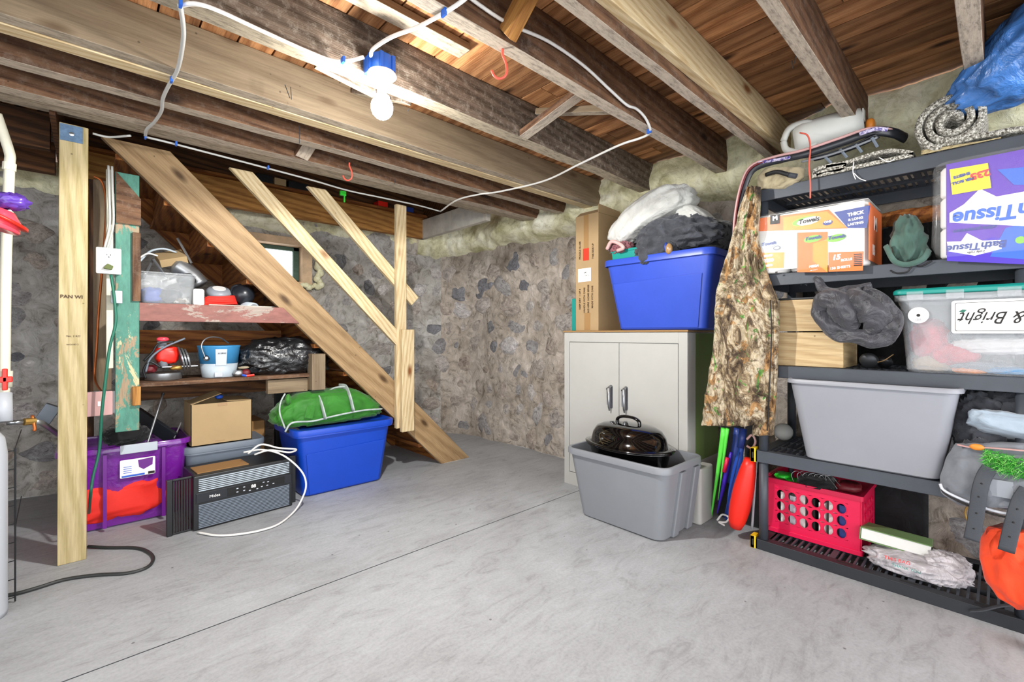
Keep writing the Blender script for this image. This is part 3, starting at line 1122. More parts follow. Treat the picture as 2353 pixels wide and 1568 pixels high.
# outlet, switch, cables
ob = thing('power_outlet', 'white double outlet plate left of the green painted board', 'outlet', (.02, 3.13, 1.5))
P = onY(250, 600, 3.12)
T = FY(P.x, 3.12, P.z)
MB().box(-.045, .045, -.064, .064, -.04, 0, T).build('box', 'pipe_grey', ob)
MB().prism(rr(.098, .133, .006), 0, .006, T).build('cover_plate', 'white_plastic', ob, bevel=.002)
for dz in (.027, -.027):
    f = MB().prism(rr(.034, .03, .013, 5), .006, .009, T @ Matrix.Translation((0, dz, 0))).build('socket', 'white_plastic', ob)
    mb = MB()
    for dx in (-.007, .007):
        mb.box(dx - .0012, dx + .0012, -.001, .008, .009, .0096, T @ Matrix.Translation((0, dz, 0)))
    mb.lathe([(.003, .009), (.003, .0096)], 8, T @ Matrix.Translation((0, dz - .008, 0)))
    mb.build('slot', 'ink', f)
pl = MB().prism([(-.022, -.012), (.012, -.018), (.018, .002), (-.006, .014)], .009, .03, T @ Matrix.Translation((0, -.03, 0))).build('plug', 'olive', ob, bevel=.003)
tag(MB().prism(rr(.045, .065, .004), 0, .03, FY(onY(268, 683, 3.11).x, 3.125, onY(268, 683, 3.11).z)).build('timer_switch', 'label_grey', bevel=.004, loc=(.1, 3.11, 1.27)), 'small grey plug adapter hanging below the outlet', 'adapter')
swb = thing('light_switch', 'pinkish grey switch plate low beside the square post', 'switch', (0, 3.15, .7))
T = FY(onY(228, 928, 3.17).x, 3.17, onY(228, 928, 3.17).z)
MB().box(-.05, .062, -.055, .06, -.05, -.004, T).build('box', 'pipe_grey', swb)
MB().prism(rr(.105, .125, .006), 0, .006, T).build('cover_plate', 'bag_pink', swb, bevel=.002)
MB().box(-.006, .006, -.012, .012, .006, .009, T).build('toggle', 'white_plastic', swb)
cord('extension_cord', [onY(255, 632, 3.10), onY(262, 680, 3.085), onY(266, 740, 3.08), onY(252, 800, 3.08), onY(243, 870, 3.08), onY(234, 950, 3.10), onY(228, 1035, 3.14), onY(214, 1095, 3.12), onY(208, 1140, 3.11), onZ(203, 1200, .02)], .0065, 'cord_green', 'green power cord dropping from the outlet past the purple tote', 'cord')
cord('extension_cord', [onZ(203, 1256, .012), onZ(250, 1259, .008), onZ(315, 1260, .008), onZ(345, 1272, .008), onZ(352, 1288, .008), onZ(335, 1306, .008), onZ(290, 1318, .008), onZ(220, 1322, .008), onZ(150, 1332, .008), onZ(90, 1350, .008), onZ(40, 1364, .008), onZ(-30, 1378, .008)], .0075, 'cord_black', 'black cord looping over the floor from the foot of the square post', 'cord')
cord('copper_tube', [onY(216, 405, 3.5), onY(235, 420, 3.5), onY(244, 470, 3.5), onY(240, 560, 3.5), onY(228, 700, 3.5), onY(222, 800, 3.5), onY(218, 870, 3.5), onY(236, 905, 3.3)], .006, 'copper', 'thin orange wire running down behind the square post', 'wire')
for k, (dx, z1) in enumerate(((0, 1.52), (.014, 1.50))):
    o = cord('house_cable', [(.075 + dx, 3.14, 1.95), (.078 + dx, 3.14, 1.8), (.08 + dx, 3.14, 1.65), (.06 + dx * .5, 3.13, z1)], .0055, 'grey_cable', ['left of two pale cables running down to the outlet', 'right of two pale cables running down to the outlet'][k], 'cable')

# ------------------------------------------------------------------ white cables under the joists
ZC = 2.0635
cord('house_cable', [onZ(415, 12, ZC), onZ(450, 9, ZC), onZ(500, 24, ZC), onZ(600, 70, ZC), onZ(700, 115, ZC), onZ(760, 138, ZC), onZ(800, 140, ZC), onZ(836, 131, 2.085)], .0065, 'white_cable', 'white cable sagging along the bulb joist from the upper left corner to the lamp box', 'cable')
cord('house_cable', [onZ(414, 12, ZC), onZ(421, 60, ZC), onZ(420, 100, ZC), onZ(408, 160, ZC), onZ(386, 200, ZC), onZ(374, 228, ZC), onZ(371, 255, ZC), onZ(355, 280, ZC), onZ(337, 298, ZC), onZ(334, 313, ZC)], .0068, 'grey_cable', 'white cable crossing the joists down toward the square post', 'cable')
cord('house_cable', [onZ(335, 315, ZC), onZ(385, 327, ZC), onZ(470, 349, ZC), onZ(600, 383, ZC), onZ(720, 415, ZC), onZ(800, 438, ZC), onZ(880, 455, ZC), onZ(960, 472, ZC), onZ(1012, 486, ZC)], .0055, 'grey_cable', 'long pale cable stapled along the stair header', 'cable')
cord('house_cable', [onZ(213, 307, ZC), onZ(250, 315, ZC), onZ(300, 312, ZC)], .0055, 'grey_cable', 'short pale cable beside the head of the square post', 'cable')
cord('house_cable', [onZ(852, 128, 2.10), onZ(858, 112, 2.075), onZ(900, 85, ZC), onZ(960, 62, ZC), onZ(1020, 30, ZC), onZ(1060, 4, ZC), onZ(1090, -22, ZC)], .0065, 'white_cable', 'white cable rising from the lamp box to the top of the picture', 'cable')
cord('house_cable', [onZ(1012, 486, ZC), onZ(1050, 460, ZC), onZ(1100, 447, ZC), onZ(1150, 440, ZC), onZ(1250, 416, ZC), onZ(1330, 378, ZC), onZ(1420, 335, ZC), onZ(1470, 318, ZC), onZ(1490, 308, ZC), onZ(1494, 296, ZC), onY(1482, 270, 1.125), onY(1462, 250, 1.125), onY(1440, 241, 1.125), onY(1400, 205, 1.125), onY(1340, 150, 1.125), onY(1260, 95, 1.125), onY(1170, 55, 1.125), onY(1100, 10, 1.125), onY(1050, -30, 1.125)], .006, 'white_cable', 'long white cable looping from the header around the dark joist to the top centre', 'cable')
stp = thing('cable_staple', 'blue cable staples holding the white cables to the joists', 'staple', onZ(415, 10, 2.07))
for u, v in ((415, 8), (788, 139), (1020, 30), (394, 184), (405, 331), (1492, 302), (334, 315), (616, 386)):
    p = onZ(u, v, 2.058)
    MB().box(p.x - .004, p.x + .004, p.y - .011, p.y + .011, p.z - .009, 2.0695).build('staple', 'box_blue', stp)

# lamp
lampo = thing('bulb_holder', 'lit bare bulb in a white holder under a blue ceiling box', 'lamp', (.815, 1.60, 2.13))
T = Matrix.Translation((.815, 1.60, 0))
bx = MB().lathe([(.045, 2.065), (.047, 2.07), (.047, 2.12), (.043, 2.128)], 20, T).build('ceiling_box', 'box_blue', lampo, smooth=False, bevel=.002)
mb = MB()
for a in (0, 60, 120, 180, 240, 300):
    c, s_ = math.cos(math.radians(a)), math.sin(math.radians(a))
    mb = MB().box(.815 + c * .048 - .006, .815 + c * .048 + .006, 1.60 + s_ * .048 - .006, 1.60 + s_ * .048 + .006, 2.068, 2.125)
    mb.build('rib', 'box_blue', bx)
MB().box(.76, .775, 1.60, 1.64, 2.06, 2.12).build('nail_ear', 'box_blue', bx)
MB().lathe([(.02, 2.052), (.05, 2.056), (.055, 2.061), (.053, 2.067), (.03, 2.07)], 28, T).build('holder', 'white_plastic', lampo, smooth=True)
MB().lathe([(.017, 1.992), (.0185, 2.0), (.019, 2.045), (.024, 2.055)], 20, T).build('socket', 'camera_grey', lampo, smooth=True)
bg_ = []
for i in range(17):
    a = PI * i / 16
    bg_.append((.041 * math.sin(a) + (.012 if i > 13 else 0), 1.940 - .045 * math.cos(a)))
bl = MB().lathe(bg_ + [(.015, 1.995)], 24, T).build('bulb', 'bulb_glow', lampo, smooth=True)

# red hooks screwed in the joists, old nails
def hook(u, v, label, s=1.0, y=None):
    p = onZ(u, v, 2.07)
    pts = [(0, 0, 0), (0, 0, -.02), (.012, 0, -.05), (.016, 0, -.08), (.008, 0, -.10), (-.012, 0, -.108), (-.03, 0, -.098), (-.04, 0, -.078)]
    rt = Vector((.732, -.681, 0))
    cord('ceiling_hook', [p + rt * a * s + Vector((0, 0, c * s)) for a, b_, c in pts], .0045, 'red_hook', label, 'hook')
hook(1155, 113, 'red coated hook hanging from the joist in the upper middle', .95)
hook(803, 374, 'red coated hook hanging over the stairs', .95)
nl = thing('nail', 'old bent nails sticking out of the joists', 'nail', onZ(660, 205, 2.1), group=None)
for u, v, du, dv in ((655, 195, 14, 38), (668, 200, 2, 36), (720, 290, 4, 8), (688, 290, 0, 60), (908, 410, -2, 26), (820, 335, 0, 5), (1830, 120, -5, 28), (1820, 140, 2, 20), (940, 250, -6, 8)):
    a = onZ(u, v, 2.085)
    b_ = a + Vector((.732, -.681, 0)) * du * .0014 + Vector((0, 0, -dv * .0014))
    MB().tube([a, (a + b_) / 2, b_], .0016, 5).build('nail', 'dark_steel', nl)

# ------------------------------------------------------------------ totes
def tote(name, label, loc, lx, ly, h, mat, taper=.05, rim=.035, lip=.016, rotz=0.0, group=None, inner=None, lid=None, lidmat=None, step=True, r=.05, ribs=(), rimmat=None, wall=.004, panel=None):
    t = thing(name, label, 'storage tote', loc, rotz, group, local=True)
    bl_ = []
    for f in (0, .02, .68, .70, 1.0):
        k = taper * (1 - f)
        sx = .007 if (step and f >= .70) else 0
        bl_.append([(x, y, h * f + (.0 if f else 0)) for x, y in rr(lx - 2 * k - (0.02 if f == 0 else 0) + sx, ly - 2 * k - (0.02 if f == 0 else 0) + sx, r)])
    inn = []
    for f in (1.0, .02):
        k = taper * (1 - f)
        inn.append([(x, y, h * f) for x, y in rr(lx - 2 * k - 2 * wall, ly - 2 * k - 2 * wall, r)])
    MB().loft(bl_ + inn).build('body', mat, t, smooth=False, bevel=.0015, seg=1)
    o = lip
    MB().loft([[(x, y, z) for x, y in rr(lx + a, ly + a, r + a / 2)] for a, z in ((.002, h - rim * .6), (2 * o, h - rim), (2 * o, h - .004), (2 * o - .008, h + .001), (-.004, h + .001), (-.006, h - .01))], closed=True).build('rim', rimmat or mat, t, bevel=.0015, seg=1)
    if panel:
        # the raised field pressed into the side that faces the room
        half = (ly if panel == 'x' else lx) / 2
        dep = (lx if panel == 'x' else ly) / 2
        vs = []
        for q in (.0, .006):
            for sgn, f in ((-1, .03), (1, .03), (1, .70), (-1, .66)):
                k = taper * (1 - f)
                a_, d_ = sgn * (half - k - r * .75), -(dep - k + q)
                vs.append((d_, -a_, h * f) if panel == 'x' else (a_, d_, h * f))
        MB().add(vs, [(0, 1, 2, 3), (7, 6, 5, 4), (0, 4, 5, 1), (1, 5, 6, 2), (2, 6, 7, 3), (3, 7, 4, 0)]).build('side_panel', mat, t, bevel=.004)
    if lid:
        MB().loft([[(x, y, z) for x, y in rr(lx + a, ly + a, r + a / 2)] for a, z in ((2 * o + .008, h - rim * .7), (2 * o + .012, h + .004), (2 * o + .004, h + .014), (-.02, h + .014), (-.04, h + .006))]).build('lid', lidmat or mat, t, bevel=.002)
    return t


# purple tote with a pink garment showing through its side
film('purple_film', '7d1ca0', 0.72, 0.25)
tp = tote('storage_tote', 'translucent purple tote with pink clothes inside, beside the square post', (.165, 3.55, .001), .56, .42, .455, 'purple_film', taper=.04, step=False, rim=.03)
T = FY(.20, 3.3285, .37) @ Matrix.Rotation(-.12, 4, 'X')
lbp = thing  # noqa
for x in (-.10, .155):
    MB().box(x - .008, x + .008, -.232, -.214, .02, .42, Matrix.Translation((0, 0, 0))).build('rib', 'tote_purple', tp)
ORGT = Vector((.165, 3.55, .001))
q = MB().prism(rr(.165, .05, .004), 0, .012, FY(.045, -.222, .435)).build('latch', 'label_grey', tp, bevel=.003)
ptc = patch('product_label', FY(.04, -.219, .325), .155, .10, 'label_white', tp, r=.006)
MB().prism([(-.005, .03), (.062, .036), (.06, -.005), (.02, -.026), (.0, -.01)], .0013, .002, FY(.045, -.219, .335)).build('printed_tote', 'tote_purple', ptc)
patch('printed_band', FY(.02, -.2203, .283), .10, .010, 'print_blue', ptc)
patch('printed_code', FY(.10, -.2203, .285), .03, .014, 'ink', ptc)
for k in range(4):
    patch('printed_line', FY(-.005, -.2203, .335 - k * .011), .035, .003, 'print_blue', ptc)
ga = MB().blob((.12, 3.50, .15), (.22, .155, .11), 60, 30, .45, ridged(3, 1.6, .10))
tag(ga.build('folded_clothes', 'red_cloth', smooth=True, loc=(.10, 3.55, .02)), 'crumpled pink red garment inside the purple tote', 'clothes')
ga = MB().blob((.17, 3.52, .335), (.20, .15, .055), 40, 20, .7, ridged(8, 2.4, .12))
tag(ga.build('folded_clothes', 'black_cloth', smooth=True, loc=(.15, 3.55, .25)), 'dark cloth filling the top of the purple tote', 'clothes')
ub = thing('umbrella', 'black umbrella with a thin steel shaft leaning in the purple tote', 'umbrella', (.25, 3.5, .3))
a, b_ = onY(345, 1000, 3.40), onY(374, 908, 3.46)
cord('shaft', [a - (b_ - a) * .3, a, b_], .006, 'steel', None, None, ub)
cord('tip', [b_, b_ + (b_ - a) * .05], .008, 'dark_steel', None, None, ub)
tag(MB().blob(onY(292, 1000, 3.44), (.10, .07, .05), 30, 18, .9, ridged(5, 3, .3)).build('crumpled_cloth', 'black_cloth', smooth=True, loc=(.12, 3.44, .44)), 'crumpled black cloth on top of the purple tote', 'cloth')
R, L = frame(onY(318, 940, 3.62), onY(405, 1000, 3.44), (0, 0, 1))
bk = thing('binder', 'black ring binder standing slanted in the purple tote', 'binder', (.3, 3.5, .45))
MB().box(-L / 2, L / 2, -.012, .012, -.07, .01, R).build('cover', 'panel_black', bk, bevel=.003)
MB().tube([onY(400, 1008, 3.43), onY(416, 972, 3.5)], .004, 6).build('edge_strip', 'steel', bk)

# air conditioner
ac = thing('air_conditioner', 'black window air conditioner lying against the blue tote', 'air conditioner', (.43, 3.0, 0), 0.0, local=True)
ac.rotation_euler = (0, 0, math.radians(4))
W_, D_, H_ = .50, .30, .30
ACM = lambda m: m
MB().box(0, W_, .035, D_, .012, H_ - .005).build('case', 'black_plastic', ac, bevel=.006)
MB().box(-.012, W_ + .012, .0, .05, .0, H_).build('front_bezel', 'black_plastic', ac, bevel=.008)
for z0, n_, z1 in ((.212, 7, .284), (.012, 15, .142)):
    for k in range(n_):
        z = z0 + (z1 - z0) * (k + .5) / n_
        MB().box(.012, W_ - .012, -.007, .001, z - .0023, z + .0023).build('louvre', 'tin_grey' if n_ == 7 else 'tote_slate', ac)
MB().box(.0, W_, -.006, .001, .150, .205).build('control_panel', 'panel_black', ac, bevel=.002)
text('Midea', .022, 'print_white', ac, FY(.088, -.0065, .175), 'brand_lettering')
pn_ = MB().box(.15, .46, -.0075, -.006, .155, .2).build('display_strip', 'black_gloss', ac)
text('88', .026, 'print_white', pn_, FY(.285, -.0078, .18), 'display_digits', bold=.0006)
for k, (x, z) in enumerate(((.20, .187), (.235, .187), (.34, .19), (.365, .187), (.20, .167), (.235, .167), (.33, .167), (.36, .167), (.395, .17), (.265, .16), (.305, .16))):
    patch('button_mark', FY(x, -.0078, z), .010, .005, 'label_grey', pn_, .0004)
MB().box(-.012, -.0, .05, .056, .0, .001).build('foot', 'black_plastic', ac)
MB().box(-.125, -.10, .02, .045, .0, .30).box(-.10, -.012, .028, .040, .0, .012).box(-.10, -.012, .028, .040, .288, .30).build('side_frame', 'black_plastic', ac, bevel=.003)
for k in range(7):
    MB().box(-.098 + k * .012, -.091 + k * .012, .024, .038, .012, .288).build('accordion_pleat', 'rubber_black', ac)
MB().box(W_ + .012, W_ + .05, .05, .07, .0, .30).build('side_frame', 'black_plastic', ac, bevel=.003)
MB().box(.02, .28, .06, .22, H_ - .004, H_ + .001).build('top_label', 'cardboard_inside', ac)
ACI = (Matrix.Translation((.43, 3.0, 0)) @ Matrix.Rotation(math.radians(4), 4, 'Z')).inverted()
cord('power_cord', [ACI @ q for q in [onY(560, 1040, 3.12), onY(600, 1034, 3.08), onY(640, 1042, 3.02), onY(672, 1062, 2.97), onY(697, 1090, 2.95), onY(703, 1120, 2.93), onY(690, 1155, 2.93), onZ(672, 1180, .012), onZ(640, 1205, .010), onZ(600, 1219, .010), onZ(550, 1228, .010), onZ(500, 1231, .010), onZ(455, 1224, .010)]], .0055, 'white_cable', 'white power cord', None, ac)
cord('power_cord', [ACI @ q for q in [onY(570, 1043, 3.10), onY(600, 1022, 3.08), onY(640, 1030, 3.06), onY(680, 1033, 3.05), onY(665, 1040, 3.0), onY(620, 1035, 3.0), onY(585, 1045, 3.05)]], .0055, 'white_cable', 'white power cord', None, ac)

# blue tote with green duffel
tb = tote('storage_tote', 'blue tote with a blue lid rim, under the green duffel bag', (1.315, 3.31, .001), .66, .47, .44, 'tote_blue', taper=.05, rim=.035, lip=.02, lid=True, panel='y', step=False)
dz0 = .46
du = thing('duffel_bag', 'green duffel bag with grey webbing lying on the blue tote', 'bag', (1.26, 3.27, dz0))


def duf(d):
    p = Vector((d.x * 4.5, d.y * 2, d.z * 2.5))
    return .07 * (1 - abs(noise.noise(p * 1.3)) * 2.5) + .045 * noise.noise(p * 3) + .02 * noise.noise(p * 7)


def duf_shape(mb):
    for i, p in enumerate(mb.v):
        x = (p.x - 1.26)
        k = 1.0 - .55 * max(0, (x - .12) / .25) ** 1.5 - .25 * max(0, (-x - .22) / .12)
        mb.v[i] = Vector((p.x, p.y, dz0 + max(.0, (p.z - dz0)) * k))
    return mb


duf_shape(MB().blob((1.26, 3.27, dz0 + .105), (.365, .135, .118), 80, 32, .62, duf)).build('body', 'duffel_green', du, smooth=True)
pip = [onY(655, 993, 3.125), onY(672, 972, 3.118), onY(720, 968, 3.118), onY(770, 956, 3.118), onY(830, 944, 3.122), onY(878, 940, 3.14)]
cord('piping', pip, .006, 'trim_grey', 'grey piping', None, du)
for ua, ub_, va in ((730, 748, 912), (795, 812, 892)):
    a = onY(ub_, va + 52, 3.088)
    b_ = onY((ua + ub_) / 2, va + 18, 3.11)
    c_ = onY(ua, va, 3.20)
    cord('webbing', [a, b_, c_, c_ + Vector((-.01, .1, .0))], .025, 'trim_grey', 'grey webbing strap', None, du, flat=.22)
cord('handle', [onY(800, 893, 3.2), onY(790, 889, 3.22), onY(765, 893, 3.25), onY(740, 912, 3.2), onY(726, 915, 3.18)], .011, 'trim_grey', None, None, du, flat=.5)
cord('end_strap', [onY(655, 905, 3.16), onY(645, 925, 3.14), onY(643, 950, 3.13), onY(655, 985, 3.12)], .005, 'trim_grey', None, None, du)
MB().blob(onY(662, 918, 3.17), (.018, .02, .035), 16, 12, 1).build('end_tab', 'duffel_green', du, smooth=True)
MB().box(0, .055, -.004, .004, -.06, .03, Matrix.Translation(onY(704, 940, 3.13)) @ Matrix.Rotation(.25, 4, 'Y')).build('pocket_flap', 'duffel_green', du, bevel=.003)
tag(MB().blob(onY(672, 990, 3.2), (.04, .06, .018), 20, 12, 1, ridged(1, 4, .2)).build('strap_bundle', 'black_cloth', smooth=True, loc=tuple(onY(672, 990, 3.2))), 'black strap bunched at the left end of the duffel bag', 'strap')

# slate totes and cardboard box behind the air conditioner
tg = tote('storage_tote', 'slate grey lidded tote behind the air conditioner, under the cardboard box', (.64, 3.53, .001), .42, .36, .375, 'tote_slate', taper=.04, lid=True, lip=.014)
cb = thing('cardboard_box', 'plain tan cardboard box on the slate tote lid with one flap up', 'box', (.62, 3.5, .392))
x0, x1, y0, y1, z0, z1 = .455, .785, 3.35, 3.64, .3925, .648
MB().box(x0, x1, y0, y0 + .004, z0, z1).box(x0, x1, y1 - .004, y1, z0, z1).box(x0, x0 + .004, y0, y1, z0, z1).box(x1 - .004, x1, y0, y1, z0, z1).box(x0, x1, y0, y1, z0, z0 + .004).build('carton', 'cardboard_tan', cb)
board('flap', (x0, y0 + .1, z1), (x0 + .16, y0 + .1, z1 + .058), .004, .2, 'cardboard_tan', cb)
board('flap', (x1, y0 + .14, z1), (x1 - .14, y0 + .14, z1 + .006), .004, .26, 'cardboard_tan', cb)
patch('tape_mark', FY(.62, y0 - .0005, .636), .05, .018, 'tape', cb)
patch('print_mark', FY(.605, y0 - .0005, .41), .05, .003, 'tape', cb)
tag(MB().blob(onY(503, 912, 3.45), (.022, .03, .014), 14, 10, .8).build('blue_toy', 'blue_plastic', smooth=True, loc=tuple(onY(503, 912, 3.45))), 'small blue object poking out of the cardboard box', 'toy')
cb2 = tag(MB().box(.80, .93, 3.62, 3.9, 0, .46).build('cardboard_box', 'cardboard_inside', bevel=.004, loc=(.865, 3.76, 0)), 'brown cardboard box in the dark between the tan box and the blue tote', 'box')

# ------------------------------------------------------------------ things on the upper stair shelf
U = 1.2455
bn = thing('plastic_bin', 'clear plastic bin of hardware at the left of the upper stair shelf', 'bin', (.335, 3.36, U))
lo = [[(.335 + x, 3.36 + y, z) for x, y in rr(a, b_, .02)] for a, b_, z in ((.235, .19, U + .001), (.265, .22, U + .175), (.28, .235, U + .178), (.28, .235, U + .186), (.258, .213, U + .186), (.229, .184, U + .005))]
MB().loft(lo).build('body', 'clear_bin', bn)
for k, (c, r_, mt) in enumerate((((.27, 3.36, U + .055), (.05, .08, .045), 'blue_plastic'), ((.35, 3.36, U + .05), (.06, .08, .045), 'charcoal_cloth'), ((.40, 3.33, U + .03), (.04, .06, .02), 'junk_mix'))):
    tag(MB().blob(c, r_, 24, 14, .6, ridged(k, 4, .2)).build('hardware_bag', mt, smooth=True, loc=c), ['blue bag inside the clear bin', 'dark bag inside the clear bin', 'mixed screws inside the clear bin'][k], 'hardware')
vn = thing('duct_piece', 'grey metal duct elbow heaped above the clear bin', 'duct', (.42, 3.45, U + .2))
a = onY(405, 610, 3.45); b_ = onY(440, 632, 3.42); c_ = onY(462, 655, 3.40)
MB().tube(smoothpath([a, b_, c_], 5), [.055, .055, .052, .05, .048, .047, .047, .046, .046, .045, .045], 16).build('tube', 'steel', vn, smooth=True)
MB().tube([onY(425, 640, 3.33), onY(432, 650, 3.31)], .045, 18).build('open_end', 'dark_steel', vn, smooth=True)
for k, (p, q_) in enumerate((((330, 640), (352, 595)), ((352, 595), (380, 635)), ((385, 640), (435, 618)), ((440, 605), (408, 548)))):
    MB().tube([onY(*p, 3.40), onY(*q_, 3.44)], .007, 6).build('strut', 'steel', vn)
tag(MB().box(-.07, .07, -.06, .06, -.012, .035, Matrix.Translation(onY(395, 598, 3.46)) @ Matrix.Rotation(-.3, 4, 'Y') @ Matrix.Rotation(.5, 4, 'X')).build('small_box', 'cardboard_tan', bevel=.003, loc=tuple(onY(395, 598, 3.46))), 'small tilted tan box on the duct pieces', 'box')
cord('electric_cable', [onY(322, 600, 3.35), onY(345, 578, 3.4), onY(375, 572, 3.42), onY(405, 580, 3.45)], .006, 'tin_grey', 'grey cable arching over the clear bin', 'cable')
cord('electric_cable', [onY(322, 592, 3.33), onY(340, 583, 3.34), onY(362, 588, 3.36)], .005, 'white_cable', 'pale short cable left of the tilted box', 'cable')
tag(MB().prism(rr(.055, .10, .012), 0, .04, FY(onY(455, 684, 3.27).x, 3.28, onY(455, 684, 3.27).z)).build('white_container', 'white_plastic', bevel=.004, loc=(.47, 3.27, U)), 'white plastic container between the clear bin and the red cord', 'container')
rc = thing('cord_bundle', 'red extension cord coiled on the upper stair shelf', 'cord', onY(500, 695, 3.26))
for k in range(6):
    zo = U + .012 + .009 * k
    xa, xb = onY(466 + k * 2, 700, 3.25).x, onY(540 - k, 700, 3.25).x
    cord('loop', [(xa, 3.25, zo), ((xa + xb) / 2, 3.235, zo + .006 + .004 * math.sin(k)), (xb, 3.25, zo + .012), (xb + .01, 3.32, zo + .01), ((xa + xb) / 2, 3.35, zo), (xa, 3.31, zo)], .006, 'red_cloth', None, None, rc)
tp_ = thing('tape_measure', 'round grey power-cord reel above the red cord', 'reel', onY(502, 672, 3.33))
p = onY(503, 672, 3.33)
MB().lathe([(.05, -.03), (.068, -.022), (.068, .008), (.055, .022), (.02, .026), (0.0, .026)], 24, Matrix.Translation(p) @ Matrix.Rotation(.45, 4, 'X')).build('case', 'camera_grey', tp_, smooth=True)
MB().lathe([(.036, .024), (.036, .028), (0, .028)], 24, Matrix.Translation(p) @ Matrix.Rotation(.45, 4, 'X')).build('dial', 'label_white', tp_)
sc_ = thing('work_light', 'dark navy cup-shaped work light against the stringer', 'lamp', onY(560, 675, 3.30))
p = onY(562, 676, 3.30)
MB().lathe([(.02, .05), (.05, .03), (.066, -.01), (.07, -.03), (.064, -.03), (.045, .018), (0, .03)], 24, Matrix.Translation(p) @ Matrix.Rotation(1.2, 4, 'X') @ Matrix.Rotation(.3, 4, 'Y')).build('shell', 'panel_black', sc_, smooth=True)
MB().blob(p + Vector((0, -.01, -.01)), (.03, .02, .02), 16, 10, 1, ridged(4, 4, .3)).build('lens', 'tin_grey', sc_, smooth=True)
cord('band', [onY(530, 680, 3.3), onY(535, 660, 3.33), onY(555, 655, 3.34)], .008, 'panel_black', None, None, sc_)
rp = thing('paper_roll', 'roll of grey sandpaper at the right end of the upper stair shelf', 'roll', onY(585, 705, 3.25))
a = onY(583, 708, 3.20); b_ = a + Vector((-.05, .22, .02))
MB().tube([a, b_], .033, 20).build('roll', 'tin_grey', rp, smooth=True)
MB().lathe([(.018, 0), (.024, 0), (.024, -.003), (.018, -.003)], 20, frame(a, b_)[0] @ Matrix.Translation((-.114, 0, 0)) @ Matrix.Rotation(PI / 2, 4, 'Y')).build('roll_end', 'steel', rp)
MB().lathe([(0, 0), (.014, 0), (.014, -.003), (0, -.003)], 20, frame(a, b_)[0] @ Matrix.Translation((-.114, 0, 0)) @ Matrix.Rotation(PI / 2, 4, 'Y')).build('core', 'ink', rp)
board('loose_sheet', (a.x - .02, 3.23, U + .008), (a.x + .13, 3.25, U + .012), .003, .06, 'tin_grey', rp)
board('wood_strip', (.52, 3.19, U + .006), (.86, 3.19, U + .006), .01, .02, 'whitewashed_wood', label='white painted strip along the front of the upper stair shelf', cat='board')

# ------------------------------------------------------------------ things on the lower stair shelf
Lz = .812
cs = thing('circular_saw', 'red and black corded power saw on the lower stair shelf', 'power tool', (.3, 3.36, Lz))
p = onY(388, 820, 3.34)
MB().blob(p + Vector((-.01, 0, .012)), (.055, .05, .05), 24, 16, .6, ridged(2, 3, .12)).build('motor_housing', 'red', cs, smooth=True)
MB().tube([onY(372, 785, 3.32), onY(376, 845, 3.32)], .022, 12).build('grip', 'camera_grey', cs, smooth=True)
MB().blob(onY(374, 780, 3.33), (.03, .02, .014), 16, 10, .9).build('knob', 'pink_gloss', cs, smooth=True)
for k in range(3):
    MB().lathe([(.02, -.006), (.072 - k * .006, -.004), (.074 - k * .006, .004), (.02, .006)], 28, Matrix.Translation(onY(416 + k * 7, 825, 3.32 + .0 * k)) @ Matrix.Rotation(1.35, 4, 'Y')).build('blade_guard', 'steel', cs, smooth=False)
MB().box(-.05, .12, -.05, .05, -.003, .003, Matrix.Translation(onY(395, 842, 3.33))).build('base_plate', 'steel', cs)
MB().blob(onY(345, 848, 3.32), (.03, .03, .022), 20, 12, .8, ridged(2, 4, .2)).build('front_housing', 'wine', cs, smooth=True)
MB().blob(onY(405, 845, 3.29), (.03, .02, .014), 16, 10, .8, ridged(6, 6, .3)).build('fittings', 'brass', cs, smooth=True)
for k, pts in enumerate((((335, 855), (345, 825), (375, 800), (425, 778)), ((330, 830), (350, 810), (365, 790), (400, 786)), ((335, 870), (330, 850), (345, 832), (370, 845)))):
    cord('power_lead', [onY(u, v, 3.27) for u, v in pts], .0055, 'wire_black' if k else 'tote_slate', None, None, cs)
tag(MB().lathe([(.085, 0), (.088, .004), (.088, .04), (.078, .044), (.07, .04)], 32, Matrix.Translation((onY(376, 855, 3.36).x, 3.36, Lz))).build('round_tin', 'steel', smooth=False, bevel=.002, loc=(onY(376, 855, 3.36).x, 3.36, Lz)), 'shallow round steel tin under the red saw', 'tin')
bk = thing('paint_bucket', 'blue and grey metal paint can with a wire handle', 'paint can', (onY(500, 855, 3.36).x, 3.36, Lz))
px = onY(502, 855, 3.38).x
T = Matrix.Translation((px, 3.36, 0))
MB().lathe([(.088, Lz), (.09, Lz + .002), (.102, Lz + .085)], 32, T).build('can_lower', 'tin_grey', bk, smooth=True)
MB().lathe([(.102, Lz + .085), (.113, Lz + .185), (.116, Lz + .19), (.116, Lz + .196), (.108, Lz + .196), (.1, Lz + .08)], 32, T).build('can_upper', 'blue_tin', bk, smooth=True)
hd = smoothpath([(px - .085, 3.28, Lz + .12), (px - .105, 3.28, Lz + .20), (px - .07, 3.3, Lz + .245), (px + .0, 3.34, Lz + .245), (px + .06, 3.4, Lz + .21)], 6)
MB().tube(hd, .004, 8).build('handle', 'steel', bk, smooth=True)
MB().lathe([(.018, 0), (.018, .008), (.008, .012), (0, .012)], 16, Matrix.Translation((px - .08, 3.285, Lz + .12)) @ Matrix.Rotation(1.3, 4, 'X')).build('handle_boss', 'panel_black', bk)
MB().grid(8, 6, lambda i, j: (px + (.1 + .0125 * j) * math.sin(-.35 + .55 * i), 3.36 - (.1045 + .012 * j) * math.cos(-.35 + .55 * i), Lz + .075 + .10 * j)).build('paint_label', 'label_grey', bk, solid=.0008)
